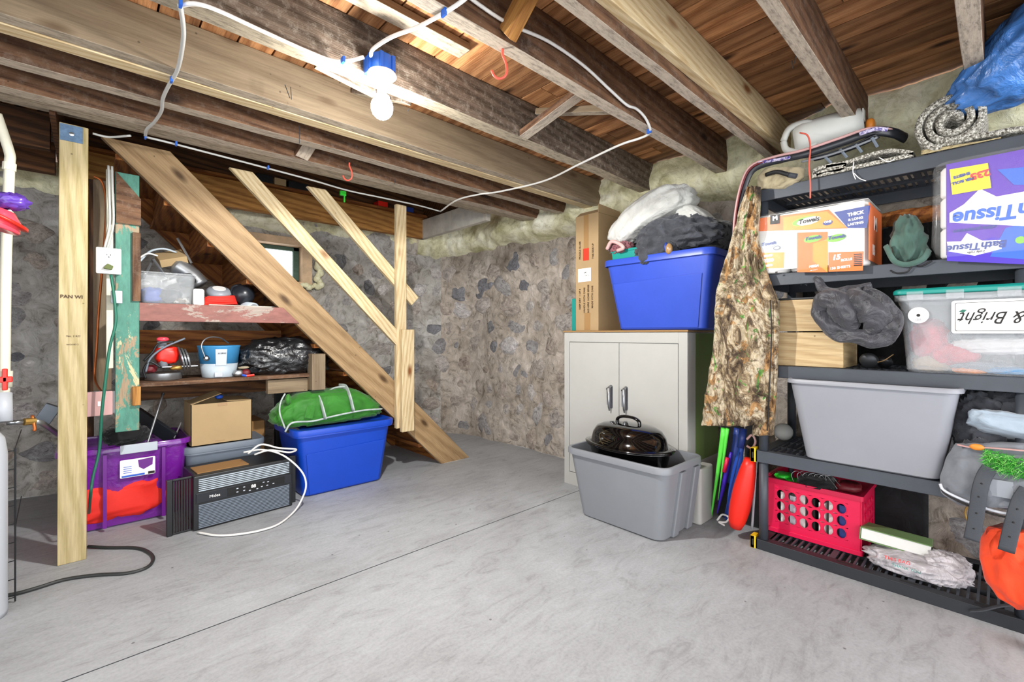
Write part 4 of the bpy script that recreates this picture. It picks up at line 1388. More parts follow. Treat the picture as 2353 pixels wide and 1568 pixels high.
text('ALL SURFACE', .012, 'ink', bk, FY(px - .005, 3.2435, Lz + .15), 'label_lettering', sx=.6)
patch('code_panel', FY(px - .02, 3.262, Lz + .02), .04, .028, 'steel', bk)
bb = thing('bin_bag', 'shiny black bin bag slumped on the lower stair shelf', 'bag', (1.0, 3.38, Lz))


def bagfn(d):
    a = math.atan2(d.z + .3, d.x)
    f = math.sin(a * 16 + 4 * noise.noise(d * 2)) * .035 * (1 - abs(d.z) * .5)
    return f + ridged(3, 2.6, .10)(d)


mbg = MB().blob((.995, 3.37, Lz + .11), (.275, .15, .135), 110, 44, .85, bagfn)
for i, p in enumerate(mbg.v):
    mbg.v[i] = Vector((p.x, p.y, max(Lz + .001, p.z - .35 * max(0, p.x - 1.10))))
mbg.build('bag', 'bin_bag', bb, smooth=True)
for (u, v), mt, r_, lb in (((565, 857), 'wine', (.025, .03, .022), 'small dark red glove left of the bin bag'), ((560, 845), 'olive_canvas', (.03, .02, .008), 'tan scraper handle left of the bin bag'), ((548, 858), 'steel', (.03, .02, .02), 'grey wire ball beside the paint can')):
    p = onY(u, v, 3.27)
    tag(MB().blob(p, r_, 18, 12, .9, ridged(len(mt), 3, .15)).build('small_tool', mt, smooth=True, loc=tuple(p)), lb, 'tool')
pt_ = thing('pen', 'short red and blue marker lying in front of the bin bag', 'pen', onY(570, 864, 3.22))
MB().tube([onY(556, 862, 3.22), onY(566, 864, 3.22)], .007, 8).build('blue_cap', 'blue_plastic', pt_)
MB().tube([onY(566, 864, 3.22), onY(584, 862, 3.22)], .007, 8).build('barrel', 'red', pt_)

# small things tucked on the ledge in the stair opening
for (u, v, w_, h_, mt, lb) in ((372, 347, .05, .03, 'print_violet', 'violet scrap tucked above the stringer head'), (612, 402, .12, .04, 'black_plastic', 'black case on the ledge left of the first rail'), (648, 410, .09, .035, 'cardboard_tan', 'tan block on the ledge over the window'), (690, 418, .16, .035, 'black_plastic', 'black case on the ledge between the two rails'), (885, 472, .10, .03, 'red', 'red folder on the ledge beside the upright'), (945, 484, .10, .03, 'print_navy', 'navy box on the ledge right of the upright')):
    p = onY(u, v, 4.0)
    tag(MB().box(p.x - w_ / 2, p.x + w_ / 2, 4.04, 4.14, 2.305, 2.305 + h_ * 1.6).build('ledge_item', mt, bevel=.003, loc=(p.x, 4.09, 2.305)), lb, 'box')
gc = onZ(788, 448, 2.06)
g_ = thing('clip', 'small green clip hanging from the stair header', 'clip', (gc.x, gc.y, 2.10))
MB().box(gc.x - .02, gc.x + .02, gc.y - .008, gc.y + .008, gc.z - .005, gc.z + .025).box(gc.x + .006, gc.x + .014, gc.y - .005, gc.y + .005, gc.z - .05, gc.z).build('clip_body', 'green_plastic', g_)

# ------------------------------------------------------------------ far left: pipes, red valve, crate
wp = thing('drain_pipe', 'white plastic water pipe with a red valve at the far left', 'pipe', onY(12, 700, 2.85))
cord('pipe', [onY(-8, 262, 2.85), onY(0, 285, 2.85), onY(22, 352, 2.85), onY(22, 380, 2.85), onY(18, 480, 2.85), onY(14, 600, 2.85), onY(12, 740, 2.85), onY(11, 850, 2.85), onY(10, 905, 2.85)], .017, 'pvc', None, None, wp, n=14)
MB().tube([onY(11, 853, 2.85), onY(10, 890, 2.85)], .024, 14).build('valve_body', 'pvc', wp, smooth=True)
vb = onY(12, 872, 2.82)
MB().box(vb.x - .022, vb.x + .022, 2.80, 2.82, vb.z - .012, vb.z + .012).box(vb.x - .008, vb.x + .008, 2.80, 2.82, vb.z - .045, vb.z + .045).build('valve_handle', 'red', wp, bevel=.004)
MB().tube([onY(22, 375, 2.85), onY(21, 392, 2.85)], .021, 14).build('collar', 'pvc', wp)
ws = thing('water_filter', 'grey plastic cylinder of a water unit cut by the left edge', 'tank', (onY(0, 1400, 2.5).x - .02, 2.5, 0))
pp_ = onY(-6, 1000, 2.2)
MB().lathe([(.06, 0), (.062, .02), (.062, .62), (.055, .68), (.03, .72), (.018, .76), (.018, .8)], 28, Matrix.Translation((-.29, 2.62, 0))).build('tank', 'pipe_grey', ws, smooth=True)
MB().tube([onY(4, 905, 2.75), onY(5, 970, 2.72)], .03, 16).build('inlet', 'pipe_grey', ws, smooth=True)
ft = thing('pipe_fitting', 'brass fittings and braided hose running to the post at left', 'pipe', onY(60, 980, 3.1))
MB().tube([onY(15, 972, 3.0), onY(55, 970, 3.0)], .011, 10).build('steel_pipe', 'chrome', ft, smooth=True)
MB().tube([onY(55, 970, 3.0), onY(80, 968, 3.02)], .016, 8).build('brass_nut', 'brass', ft)
MB().tube([onY(80, 968, 3.02), onY(95, 972, 3.05), onY(140, 1003, 3.2)], .012, 10).build('braided_hose', 'steel', ft, smooth=True)
cord('red_cable', [onY(74, 955, 3.02), onY(80, 985, 3.0), onY(78, 990, 3.0)], .006, 'copper', None, None, ft)
tag(MB().box(-.03, .03, -.02, .02, -.03, .06, Matrix.Translation(onY(105, 958, 3.15)) @ Matrix.Rotation(.5, 4, 'Y')).build('wall_bracket', 'tote_slate', bevel=.004, loc=tuple(onY(105, 958, 3.15))), 'blue-grey bracket above the braided hose', 'bracket')
cr = thing('wire_crate', 'black wire pet crate panel at the far left edge', 'crate', onZ(20, 1390, 0))
A = onZ(35, 1384, 0)
A2 = Vector((A.x - .30, A.y - .05, 0))
TP = .62
for k in range(7):
    f = k / 6
    for z in (0.005, TP):
        pass
for f in (0, .0625 * 6, .75, 1.0):
    q_ = A.lerp(A2, f)
    MB().tube([q_ + Vector((0, 0, .003)), q_ + Vector((0, 0, TP))], .0028, 6).build('upright_wire', 'wire_black', cr)
for k in range(9):
    z = .02 + k * (TP - .03) / 8
    MB().tube([A + Vector((0, 0, z)), A2 + Vector((0, 0, z))], .002, 6).build('cross_wire', 'wire_black', cr)
B2 = Vector((A.x - .02, A.y + .5, 0))
for z in (.3, TP):
    MB().tube([A + Vector((0, 0, z)), B2 + Vector((0, 0, z))], .002, 6).build('cross_wire', 'wire_black', cr)
hd = thing('cap', 'glossy pink cap with purple trim hanging at the far left edge', 'hat', onY(0, 490, 2.6))
p = onY(-8, 500, 2.6)
MB().lathe([(0, .04), (.04, .035), (.07, .0), (.075, -.035), (.07, -.04), (0, -.03)], 24, Matrix.Translation(p) @ Matrix.Rotation(.3, 4, 'Y')).build('shell', 'pink_gloss', hd, smooth=True)
MB().lathe([(.07, -.002), (.095, -.004), (.1, -.014), (.07, -.016)], 24, Matrix.Translation(p + Vector((0, 0, .012))) @ Matrix.Rotation(.45, 4, 'Y')).build('brim', 'red', hd, smooth=True)
MB().blob(p + Vector((.035, -.01, .065)), (.05, .04, .03), 24, 14, 1, ridged(5, 4, .35)).build('trim', 'purple_gloss', hd, smooth=True)

# ------------------------------------------------------------------ steel cabinet
CX, CD = 2.535, .42
CY0, CY1 = 1.235, 2.165
cbn = thing('storage_cabinet', 'cream steel two-door cabinet against the stone wall', 'cabinet', (CX + .2, 1.70, 0))
MB().box(CX + .012, CX + CD, CY0, CY1, .0, 1.09).build('carcass', 'cabinet_cream', cbn, bevel=.004)
MB().box(CX + .10, CX + CD + .001, CY0 - .0015, CY0 + .002, .32, 1.085).build('side_panel', 'cabinet_side_shade', cbn, label='side panel with a green-tinted shadow painted in')  # green-tinted shadow on the upper cabinet side, put into the colour
fm = MB()
fm.box(CX, CX + .012, CY0, CY0 + .055, 0, 1.09).box(CX, CX + .012, CY1 - .045, CY1, 0, 1.09).box(CX, CX + .012, CY0 + .055, CY1 - .045, 1.025, 1.09).box(CX, CX + .012, CY0 + .055, CY1 - .045, 0, .09)
fm.build('face_frame', 'cabinet_cream', cbn, bevel=.0015)
MB().box(CX - .008, CX + CD + .006, CY0 - .006, CY1 + .006, 1.092, 1.104).build('top_edge', 'tape', cbn, bevel=.003, label='brown wood-look top')
ym = 1.70
for ya, yb, hy in ((CY0 + .059, ym - .002, ym - .055), (ym + .002, CY1 - .049, ym + .06)):
    d = MB().box(CX + .001, CX + .012, ya, yb, .094, 1.021).build('door', 'cabinet_cream', cbn, bevel=.002)
    hp = MB().prism(rr(.026, .155, .012), 0, .004, FX(CX + .001, hy, .665)).build('handle_plate', 'chrome', d)
    MB().tube([(CX - .004, hy, .735), (CX - .03, hy, .725), (CX - .026, hy, .60), (CX - .02, hy, .575)], [.009, .011, .008, .005], 10).build('handle_lever', 'chrome', d, smooth=True)
    MB().tube([(CX, hy + .022, .715), (CX - .014, hy + .022, .715)], .008, 10).build('lock', 'panel_black', d)
    MB().tube([(CX - .012, hy + .022, .712), (CX - .010, hy + .020, .61)], .006, 8).build('lever_bar', 'chrome', d)

# gas can like white jug beside the cabinet
jg = thing('water_jug', 'cream plastic jug standing between the cabinet and the grey tote', 'jug', (2.62, 1.17, 0))
MB().prism(rr(.17, .075, .02), 0, .32, Matrix.Translation((2.60, 1.185, .0))).build('body', 'cabinet_cream', jg, bevel=.012, seg=3)
MB().lathe([(.018, .32), (.018, .345), (.0, .347)], 16, Matrix.Translation((2.55, 1.185, 0))).build('cap', 'camera_grey', jg)

# grey tote with the roaster
tgr = tote('storage_tote', 'open grey tote on the floor in front of the cabinet, holding a black roaster', (2.30, 1.455, .001), .40, .64, .405, 'tote_grey', taper=.055, rim=.035, lip=.014, step=False, r=.055)
patch('product_label', faceT((.10, -.292, .24), (1, .0, 0), (0, -.13, 1)), .045, .13, 'label_white', tgr, .002, .006)
for x in (-.02, .135):
    MB().loft([[(x + a * .03, y, z) for a, y in ((-1, y0), (1, y0), (1, y0 + .03), (-1, y0 + .03))] for z, y0 in ((.005, -.283), (.36, -.332))]).build('corner_rib', 'tote_grey', tgr, bevel=.008)
ro = thing('roasting_pan', 'glossy black enamel roaster with a domed lid sitting in the grey tote', 'roaster', (2.30, 1.47, .30))
TR = Matrix.Translation((2.295, 1.475, 0))
el = lambda prof, name, par, mt='black_gloss': MB().lathe(prof, 48, TR, .66, 1.0).build(name, mt, par, smooth=True)
el([(.19, .30), (.225, .33), (.25, .425), (.272, .428), (.272, .434), (.25, .436)], 'pan', ro)
el([(.275, .436), (.278, .442), (.255, .446), (.238, .45), (.225, .50), (.20, .535), (.16, .552), (.10, .560), (0, .562)], 'lid', ro)
cord('lid_handle', [(2.295, 1.40, .555), (2.295, 1.405, .582), (2.295, 1.44, .598), (2.295, 1.51, .598), (2.295, 1.545, .582), (2.295, 1.55, .555)], .009, 'black_gloss', None, None, ro, flat=1.6)

# ------------------------------------------------------------------ on the cabinet
CT = 1.1045
lb = thing('cardboard_carton', 'tall narrow cardboard carton standing on the cabinet', 'box', (2.68, 1.99, CT))
bx0, bx1, by0, by1, bz1 = 2.585, 2.86, 1.90, 2.10, 1.925
MB().box(bx0, bx1, by0, by1, CT, bz1).build('carton', 'cardboard', lb, bevel=.002)
MB().prism([(-.138, 0), (.138, 0), (.12, .05), (-.134, .06)], 0, .004, faceT((2.723, by0 + .003, bz1), (1, 0, 0), (0, 0, 1))).build('flap', 'cardboard', lb)
board('flap', (bx0 + .002, 2.0, bz1), (bx0 + .05, 2.0, bz1 + .035), .004, .19, 'cardboard', lb)
patch('tape_strip', FX(bx0 - .0015, 2.005, 1.80), .04, .25, 'tape', lb)
patch('tape_strip', FX(bx0 - .0015, 1.995, 1.17), .05, .12, 'tape', lb)
patch('red_sticker', FX(bx0 - .002, 2.005, 1.645), .05, .085, 'red_sticker', lb, .002)
pw = patch('shipping_label', FX(bx0 - .0015, 2.02, 1.50), .115, .095, 'label_white', lb)
text('UPC', .014, 'ink', pw, FX(bx0 - .004, 2.01, 1.515), 'label_lettering')
text('STA 11', .012, 'ink', pw, FX(bx0 - .004, 1.995, 1.495), 'label_lettering')
for k, (yy, zz, ss) in enumerate(((2.06, 1.68, 'FRAGILE GLASS'), (1.945, 1.66, 'THIS SIDE UP'), (2.06, 1.33, 'KEEP DRY  1 OF 3'), (2.02, 1.32, 'HANDLE WITH CARE'), (1.985, 1.30, 'ASSEMBLE HERE  HOME SERIES'), (1.95, 1.34, 'MADE WITH CARE'))):
    text(ss, .019, 'ink_brown', lb, FX(bx0 - .002, yy, zz, PI / 2), 'box_printing', bold=.0004)
for k, (u, v, mt) in enumerate(((1321, 715, 'teal_plastic'),)):
    tag(MB().box(2.60, 2.80, 2.115, 2.15, CT, 1.34).build('plastic_basket', mt, bevel=.004, loc=(2.7, 2.13, CT)), 'narrow green plastic basket squeezed left of the cardboard carton', 'basket')
tc_ = tote('storage_tote', 'blue tote heaped with clothes on top of the cabinet', (2.675, 1.415, CT), .43, .70, .45, 'tote_blue_violet', taper=.065, rim=.04, lip=.012, panel='x', step=False)
tt = tote('storage_tote', 'teal basket stacked inside the left end of the blue tote on the cabinet', (2.66, 1.60, 1.42), .34, .27, .20, 'teal_plastic', taper=.02, rim=.014, lip=.004, step=False, r=.015)
pw_ = thing('pillow', 'white pillow slumped over the clothes on the cabinet tote', 'pillow', (2.66, 1.45, 1.65))
pts = []


def bendblob(c, rad, seed, amp, bend, mat, name, parent, nu=60, nv=36, e=.75, f=2.2, rot=0.0, rx=0.0):
    """soft bundle whose middle is lifted (bend>0) or dropped"""
    mb = MB().blob((0, 0, 0), rad, nu, nv, e, ridged(seed, f, amp))
    R = Matrix.Translation(c) @ Matrix.Rotation(rot, 4, 'X') @ Matrix.Rotation(rx, 4, 'Y')
    for i, p in enumerate(mb.v):
        z = p.z + bend * (1 - (p.y / rad[1]) ** 2)
        mb.v[i] = R @ Vector((p.x, p.y, z))
    return mb.build(name, mat, parent, smooth=True)


bendblob((2.60, 1.50, 1.79), (.13, .29, .095), 4, .09, .05, 'pillow_white', 'pillow', pw_, e=.6, rot=-.42)
bendblob((2.66, 1.25, 1.74), (.12, .16, .06), 9, .08, .03, 'pillow_white', 'pillow_end', pw_, e=.7, rot=.75)
cc = thing('clothes_pile', 'dark grey clothes spilling over the rim of the cabinet tote', 'clothes', (2.6, 1.35, 1.56))
bendblob((2.62, 1.33, 1.655), (.17, .25, .10), 6, .16, .03, 'charcoal_cloth', 'garment', cc, 90, 44, .85, 2.8)
bendblob((2.52, 1.42, 1.60), (.07, .13, .07), 7, .18, .0, 'charcoal_cloth', 'sleeve', cc, 60, 30, .8, 3)
bendblob((2.47, 1.47, 1.555), (.03, .04, .05), 2, .15, .0, 'charcoal_cloth', 'cuff', cc, 30, 20, .8, 3)
bendblob((2.72, 1.16, 1.64), (.14, .14, .10), 12, .1, .0, 'black_cloth', 'garment', cc, 50, 30, .8, 2.6)
bendblob((2.52, 1.67, 1.635), (.05, .08, .04), 3, .25, .0, 'paisley', 'patterned_bag', cc, 40, 24, .9, 3.5)
cord('scarf', [(2.46, 1.74, 1.63), (2.45, 1.70, 1.67), (2.45, 1.65, 1.655), (2.45, 1.61, 1.62), (2.46, 1.66, 1.61)], .012, 'bag_pink', None, None, cc)
fb = thing('shoe', 'small brown and blue shoe toe among the clothes', 'shoe', onX(1540, 570, 2.44))
MB().blob(onX(1537, 572, 2.45), (.02, .022, .032), 20, 14, 1).build('toe', 'tape', fb, smooth=True)
MB().blob(onX(1531, 568, 2.447), (.018, .012, .028), 20, 14, 1).build('stripe', 'print_navy', fb, smooth=True)

# ------------------------------------------------------------------ the shelving unit
SX0, SX1, SY0, SY1 = 2.46, 2.97, -.085, .845
LV = (.05, .495, .925, 1.375, 1.80)
su = thing('shelving_unit', 'dark grey plastic five-tier shelving unit along the right wall', 'shelving', ((SX0 + SX1) / 2, (SY0 + SY1) / 2, 0))
me_slat = None
for k, z in enumerate(LV):
    lip = MB()
    hh = .058 if k else .05
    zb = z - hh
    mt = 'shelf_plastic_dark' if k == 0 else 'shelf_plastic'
    # front and back lips, ends, with a rounded top land
    land = .05
    lip.box(SX0, SX0 + .012, SY0, SY1, zb, z).box(SX1 - .012, SX1, SY0, SY1, zb, z)
    lip.box(SX0, SX1, SY1 - .012, SY1, zb, z).box(SX0, SX1, SY0, SY0 + .012, zb, z)
    lip.box(SX0, SX0 + land, SY0, SY1, z - .006, z - .0005).box(SX1 - land, SX1, SY0, SY1, z - .006, z - .0005)
    lip.box(SX0, SX1, SY1 - land, SY1, z - .006, z - .001).box(SX0, SX1, SY0, SY0 + land, z - .006, z - .001)
    fr_ = lip.build('shelf_frame', mt, su, bevel=.003)
    n_ = 30
    y0, y1 = SY0 + land, SY1 - land
    for j in range(n_):
        y = y0 + (y1 - y0) * (j + .5) / n_
        w2 = .004 if j % 10 else .012
        key = 'slat%d' % (w2 > .01)
        mb = MB().box(SX0 + land, SX1 - land, -w2, w2, -.012, -.001)
        if key not in shared:
            shared[key] = mb.mesh('slat', 'shelf_plastic')
        o = bpy.data.objects.new('slat', shared[key])
        COL.objects.link(o)
        o.parent = fr_
        o.location = (-ORG[su].x, y - ORG[su].y, z)
    for xx in (SX0 + land + .12, SX0 + land + .27):
        MB().box(xx, xx + .012, y0, y1, z - .02, z - .002).build('cross_rib', mt, fr_)
    if k == 0:
        for yy in (.70, .48, .26, .04):
            MB().prism(rr(.012, .06, .006), z - .0004, z + .0006, Matrix.Translation((SX0 + .03, yy, 0))).build('slot', 'ink', fr_)
for k in range(4):
    for (x, y) in ((SX0 + .03, SY1 - .03), (SX0 + .03, SY0 + .03), (SX1 - .03, SY1 - .03), (SX1 - .03, SY0 + .03)):
        MB().tube([(x, y, LV[k]), (x, y, LV[k + 1] - .058)], .021, 18).build('pole', 'shelf_plastic', su, smooth=True)
for z0, z1 in ((.0, .062), (.435, .505)):
    b1 = MB().box(SX0 - .004, SX0 + .05, SY1 + .001, SY1 + .022, z0, z1).box(SX0 - .004, SX0, SY1 - .004, SY1 + .022, z0, z1).build('corner_clip', 'yellow', su, bevel=.002, label='yellow corner clip')
    MB().prism(rr(.008, .03, .003), 0, .001, FX(SX0 - .0045, SY1 + .009, (z0 + z1) / 2)).build('slot', 'ink', b1)

MB().grid(24, 16, lambda i, j: (2.985 + .008 * noise.noise((i * 9, j * 5, 0)), .24 + .54 * i, .06 + .41 * j)).grid(40, 30, lambda i, j: (2.992 + .01 * math.sin(i * 40 + 3 * j) + .008 * noise.noise((i * 9, j * 5, 0)), -.45 + 1.22 * i, .47 + 1.22 * j)).build('shade_sheet', 'black_cloth', smooth=True, solid=.002, loc=(3.0, .16, .47))  # added black sheet that paints in the darkness behind the shelves
tag(bpy.data.objects['shade_sheet'], 'added black sheet standing in for the dark behind the shelving unit', 'sheet')

# --- bottom level
G = LV[0] + .001
kc = thing('plastic_crate', 'hot pink plastic crate with round holes on the bottom shelf', 'crate', (2.78, .645, G))
kx0, kx1, ky0, ky1, kh = 2.62, 2.93, .445, .845, .275


def holed_panel(w, h, cols, rows, rx, rz, T, th=.006, x0=.045, z0=.055, z1=.045):
    """panel with a grid of oval holes, built cell by cell"""
    mb = MB()
    N = 16
    cw = (w - 2 * x0) / cols
    ch = (h - z0 - z1) / rows
    mb.box(0, x0, 0, h, 0, th).box(w - x0, w, 0, h, 0, th).box(x0, w - x0, 0, z0, 0, th).box(x0, w - x0, h - z1, h, 0, th)
    for i in range(cols):
        for j in range(rows):
            cx, cz = x0 + cw * (i + .5), z0 + ch * (j + .5)
            inner, outer = [], []
            for k in range(N):
                a = 2 * PI * k / N
                c, s_ = math.cos(a), math.sin(a)
                inner.append((cx + rx * c, cz + rz * s_))
                m_ = max(abs(c) / (cw / 2), abs(s_) / (ch / 2))
                outer.append((cx + c / m_, cz + s_ / m_))
            mb.loft([[(x, y, 0) for x, y in inner], [(x, y, 0) for x, y in outer], [(x, y, th) for x, y in outer], [(x, y, th) for x, y in inner]], closed=True)
            mb.loft([[(cx + (x - cx) * q, cz + (y - cz) * q, th + dz) for x, y in inner] for q, dz in ((1.0, 0), (1.0, .003), (1.14, .003), (1.14, 0))], closed=True)
    for i, p in enumerate(mb.v):
        mb.v[i] = T @ p
    return mb


holed_panel(.40, kh, 6, 3, .019, .024, FX(kx0, ky1, G)).build('side_panel', 'pink_plastic', kc)
holed_panel(.31, kh, 4, 3, .019, .024, FY(kx0, ky0, G)).build('side_panel', 'pink_plastic', kc)
MB().box(kx1 - .006, kx1, ky0, ky1, G, G + kh).box(kx0, kx1, ky1 - .006, ky1, G, G + kh).box(kx0, kx1, ky0, ky1, G, G + .006).build('back_and_base', 'pink_plastic', kc)
MB().loft([[(2.775 + x, .645 + y, G + z) for x, y in rr(.31 + a, .40 + a, .01)] for a, z in ((0, .255), (.028, .255), (.028, .278), (0, .278))], closed=True).build('rim', 'pink_plastic', kc, bevel=.001)
MB().loft([[(2.775 + x, .645 + y, G + z) for x, y in rr(.31 + a, .40 + a, .01)] for a, z in ((0, .001), (.022, .001), (.022, .022), (0, .028))], closed=True).build('base_rim', 'pink_plastic', kc, bevel=.001)
for k in range(9):
    yy = .475 + k * .042
    tag(MB().box(2.635, 2.80, yy - .015, yy + .012, G + .01, G + .20 + .01 * (k % 3)).build('magazine', ['label_white', 'print_navy', 'paper', 'label_white', 'ink', 'paper', 'label_grey', 'label_white', 'panel_black'][k], bevel=.002, loc=(2.7, yy, G + .01)),
        ['white', 'navy', 'pale grey', 'glossy white', 'black', 'cream', 'light blue-grey', 'plain white', 'charcoal'][k] + ' booklet standing in the pink crate, ' + ['nearest its right end', 'second from the right end', 'third from the right end', 'fourth from the right end', 'in the middle', 'fourth from the left end', 'third from the left end', 'second from the left end', 'nearest its left end'][k], 'booklet', 'booklets in the pink crate')
for k, (u, v, r_, mt, lbl) in enumerate(((1800, 1092, (.05, .035, .012), 'green_plastic', 'bright green plastic toy on the contents of the pink crate'), (1830, 1106, (.04, .05, .010), 'green_plastic', 'flat green disc beside the green toy in the pink crate'), (1880, 1108, (.09, .08, .03), 'junk_mix', 'tangle of wires on top of the pink crate'), (1950, 1118, (.05, .05, .022), 'wine', 'dark reddish scrap at the right end of the pink crate'))):
    p = onX(u, v, 2.70)
    tag(MB().blob(p, r_, 28, 14, .7, ridged(k, 4, .15)).build('crate_content', mt if k != 2 else 'black_cloth', smooth=True, loc=tuple(p)), lbl, 'toy')
wg = thing('wire_tangle', 'thin looped grey wires over the pink crate', 'wire', onX(1860, 1100, 2.66))
for k in range(7):
    u0 = 1825 + k * 13
    cord('wire', [onX(u0, 1112, 2.66), onX(u0 - 6, 1090 + k, 2.67), onX(u0 + 8, 1083 + k * 2, 2.68), onX(u0 + 22, 1098 + k * 2, 2.66), onX(u0 + 34, 1124, 2.65)], .0018, 'steel', None, None, wg, n=6)
bko = thing('book', 'thick hardback book with a green cover lying on the plastic bag', 'book', (2.70, .33, .12))
R = Matrix.Translation((2.68, .325, .150)) @ Matrix.Rotation(.04, 4, 'X') @ Matrix.Rotation(.16, 4, 'Y') @ Matrix.Rotation(.06, 4, 'Z')
MB().box(-.085, .085, -.118, .118, -.024, .024, R).build('pages', 'paper', bko, bevel=.003)
MB().box(-.09, .09, -.122, .122, .024, .028, R).build('cover', 'book_green', bko, bevel=.002)
MB().box(-.09, .09, -.122, .122, -.028, -.024, R).build('cover', 'book_green', bko, bevel=.002)
MB().box(-.09, .09, .119, .123, -.028, .028, R).build('spine', 'book_green', bko, bevel=.002)
sb = thing('shopping_bag', 'crinkled translucent grocery bag with faded print on the bottom shelf', 'bag', (2.58, .25, G))


def sbag(mb, zt):
    for i, p in enumerate(mb.v):
        mb.v[i] = Vector((p.x, p.y, max(G + .001, p.z)))
    return mb


sbag(MB().blob((2.60, .25, G + .04), (.085, .165, .045), 90, 36, .8, ridged(11, 2.2, .16)), .1).build('bag', 'shop_bag', sb, smooth=True)
sbag(MB().blob((2.60, .15, G + .07), (.06, .07, .05), 50, 28, .9, ridged(15, 2.6, .25)), .1).build('bag_knot', 'shop_bag', sb, smooth=True)
TB = faceT((2.505, .27, G + .047), (0.05, -1, 0), (.75, 0, 1))
text('THIS BAG', .02, 'print_red', sb, TB @ Matrix.Translation((-.03, .02, .012)), 'faded_print')
text('THANK YOU', .016, 'teal_plastic', sb, TB @ Matrix.Translation((.0, -.004, .013)), 'faded_print')
ogb = thing('cloth_bag', 'bright orange cloth bag hanging at the right end of the bottom shelf', 'bag', (2.50, -.06, .06))


def drape(levels, x, mat, name, parent, thick=.05, nu=64, fold=.012, nf=9, seed=0, cap=True, sub=0, bulge=None):
    """hanging cloth: levels are (left px, right px, v px) read on the plane X=x"""
    lv = [(onX(a, v, x), onX(b_, v, x)) for a, b_, v in levels]
    # densify
    dense = []
    K = 5
    for i in range(len(lv) - 1):
        for j in range(K):
            f = j / K
            f = f * f * (3 - 2 * f) * .5 + f * .5
            dense.append((lv[i][0].lerp(lv[i + 1][0], f), lv[i][1].lerp(lv[i + 1][1], f), i + f))
    dense.append((lv[-1][0], lv[-1][1], len(lv) - 1))
    loops = []
    for A_, B_, q in dense:
        c = (A_ + B_) / 2
        hy = abs(A_.y - B_.y) / 2
        th = thick[min(int(q), len(thick) - 1)] if isinstance(thick, (list, tuple)) else thick
        lp = []
        for k in range(nu):
            a = 2 * PI * k / nu
            cy, cx = math.cos(a), math.sin(a)
            ss = cy
            rp = fold * (math.sin(ss * nf + 2.5 * noise.noise((q * .5, ss * 1.5, seed)) * 2 + seed) + .8 * noise.noise((ss * 5, q * 1.8, seed + 3)) * 1.6)
            lp.append(Vector((c.x + th * cx * (abs(cx) ** -.25 if abs(cx) > 1e-3 else 1) + (rp if cx < 0 else rp * .5) * min(1, th / .03), c.y + hy * cy, A_.z * (.5 + .5 * cy) + B_.z * (.5 - .5 * cy) + .008 * noise.noise((ss * 3, q * 3, seed)))))
        loops.append(lp)
    return MB().loft(loops).build(name, mat, parent, smooth=True)


drape([(2268, 2420, 1215), (2252, 2440, 1240), (2250, 2450, 1280), (2262, 2450, 1330), (2295, 2440, 1372), (2330, 2420, 1392)], 2.47, 'orange_cloth', 'bag', ogb, .06, fold=.008, nf=5, seed=4)
bs = thing('ratchet_strap', 'dark flat strap draped over the lip of the bottom shelf', 'strap', onX(2260, 1400, 2.45))
cord('strap', [onX(2228, 1404, 2.452), onX(2260, 1402, 2.45), onX(2300, 1393, 2.45), onX(2345, 1390, 2.45), onX(2400, 1396, 2.45)], .016, 'strap_dark', None, None, bs, flat=.2)
cs2 = thing('caster_wheel', 'black caster wheel poking in at the lower right corner', 'wheel', onZ(2375, 1490, 0))
pw2 = onZ(2375, 1495, .0)
MB().lathe([(.012, -.014), (.036, -.013), (.04, 0), (.036, .013), (.012, .014)], 28, Matrix.Translation(pw2 + Vector((.0, .0, .04))) @ Matrix.Rotation(PI / 2, 4, 'X') @ Matrix.Rotation(0, 4, 'Y')).build('tyre', 'rubber_black', cs2, smooth=True)
MB().lathe([(.0, -.016), (.011, -.016), (.011, .016), (0, .016)], 16, Matrix.Translation(pw2 + Vector((0, 0, .04))) @ Matrix.Rotation(PI / 2, 4, 'X')).build('hub', 'chrome', cs2)

# --- second level
G = LV[1] + .001
tote('storage_tote', 'big light grey tote pushed under the third shelf', (2.605, .395, G), .40, .575, .375, 'tote_grey_light', taper=.055, rim=.02, lip=.012, step=False, r=.04)
tag(MB().blob((2.795, .835 - .02, G + .047), (.047, .047, .046), 32, 20, 1).build('ball', 'eggshell', smooth=True, loc=(2.795, .815, G)), 'grey white ball on the second shelf behind the camouflage trousers', 'ball')
bp = thing('backpack', 'grey backpack with black straps hanging off the second shelf', 'backpack', (2.55, 0, G))
drape([(2195, 2420, 1020), (2175, 2440, 1050), (2160, 2460, 1095), (2162, 2470, 1130), (2200, 2480, 1158)], 2.46, 'grey_fleece', 'body', bp, [.05, .07, .08, .07, .05], fold=.008, nf=4, seed=2)
cord('zip_piping', [onX(2160, 1112, 2.385), onX(2170, 1128, 2.38), onX(2215, 1150, 2.38), onX(2275, 1172, 2.38), onX(2330, 1184, 2.38), onX(2420, 1195, 2.38)], .005, 'light_piping', 'pale grey piping', None, bp)
cord('zip_piping', [onX(2162, 1118, 2.383), onX(2172, 1135, 2.378), onX(2215, 1158, 2.376), onX(2275, 1180, 2.376), onX(2330, 1192, 2.376), onX(2420, 1203, 2.376)], .0035, 'ink', None, None, bp)
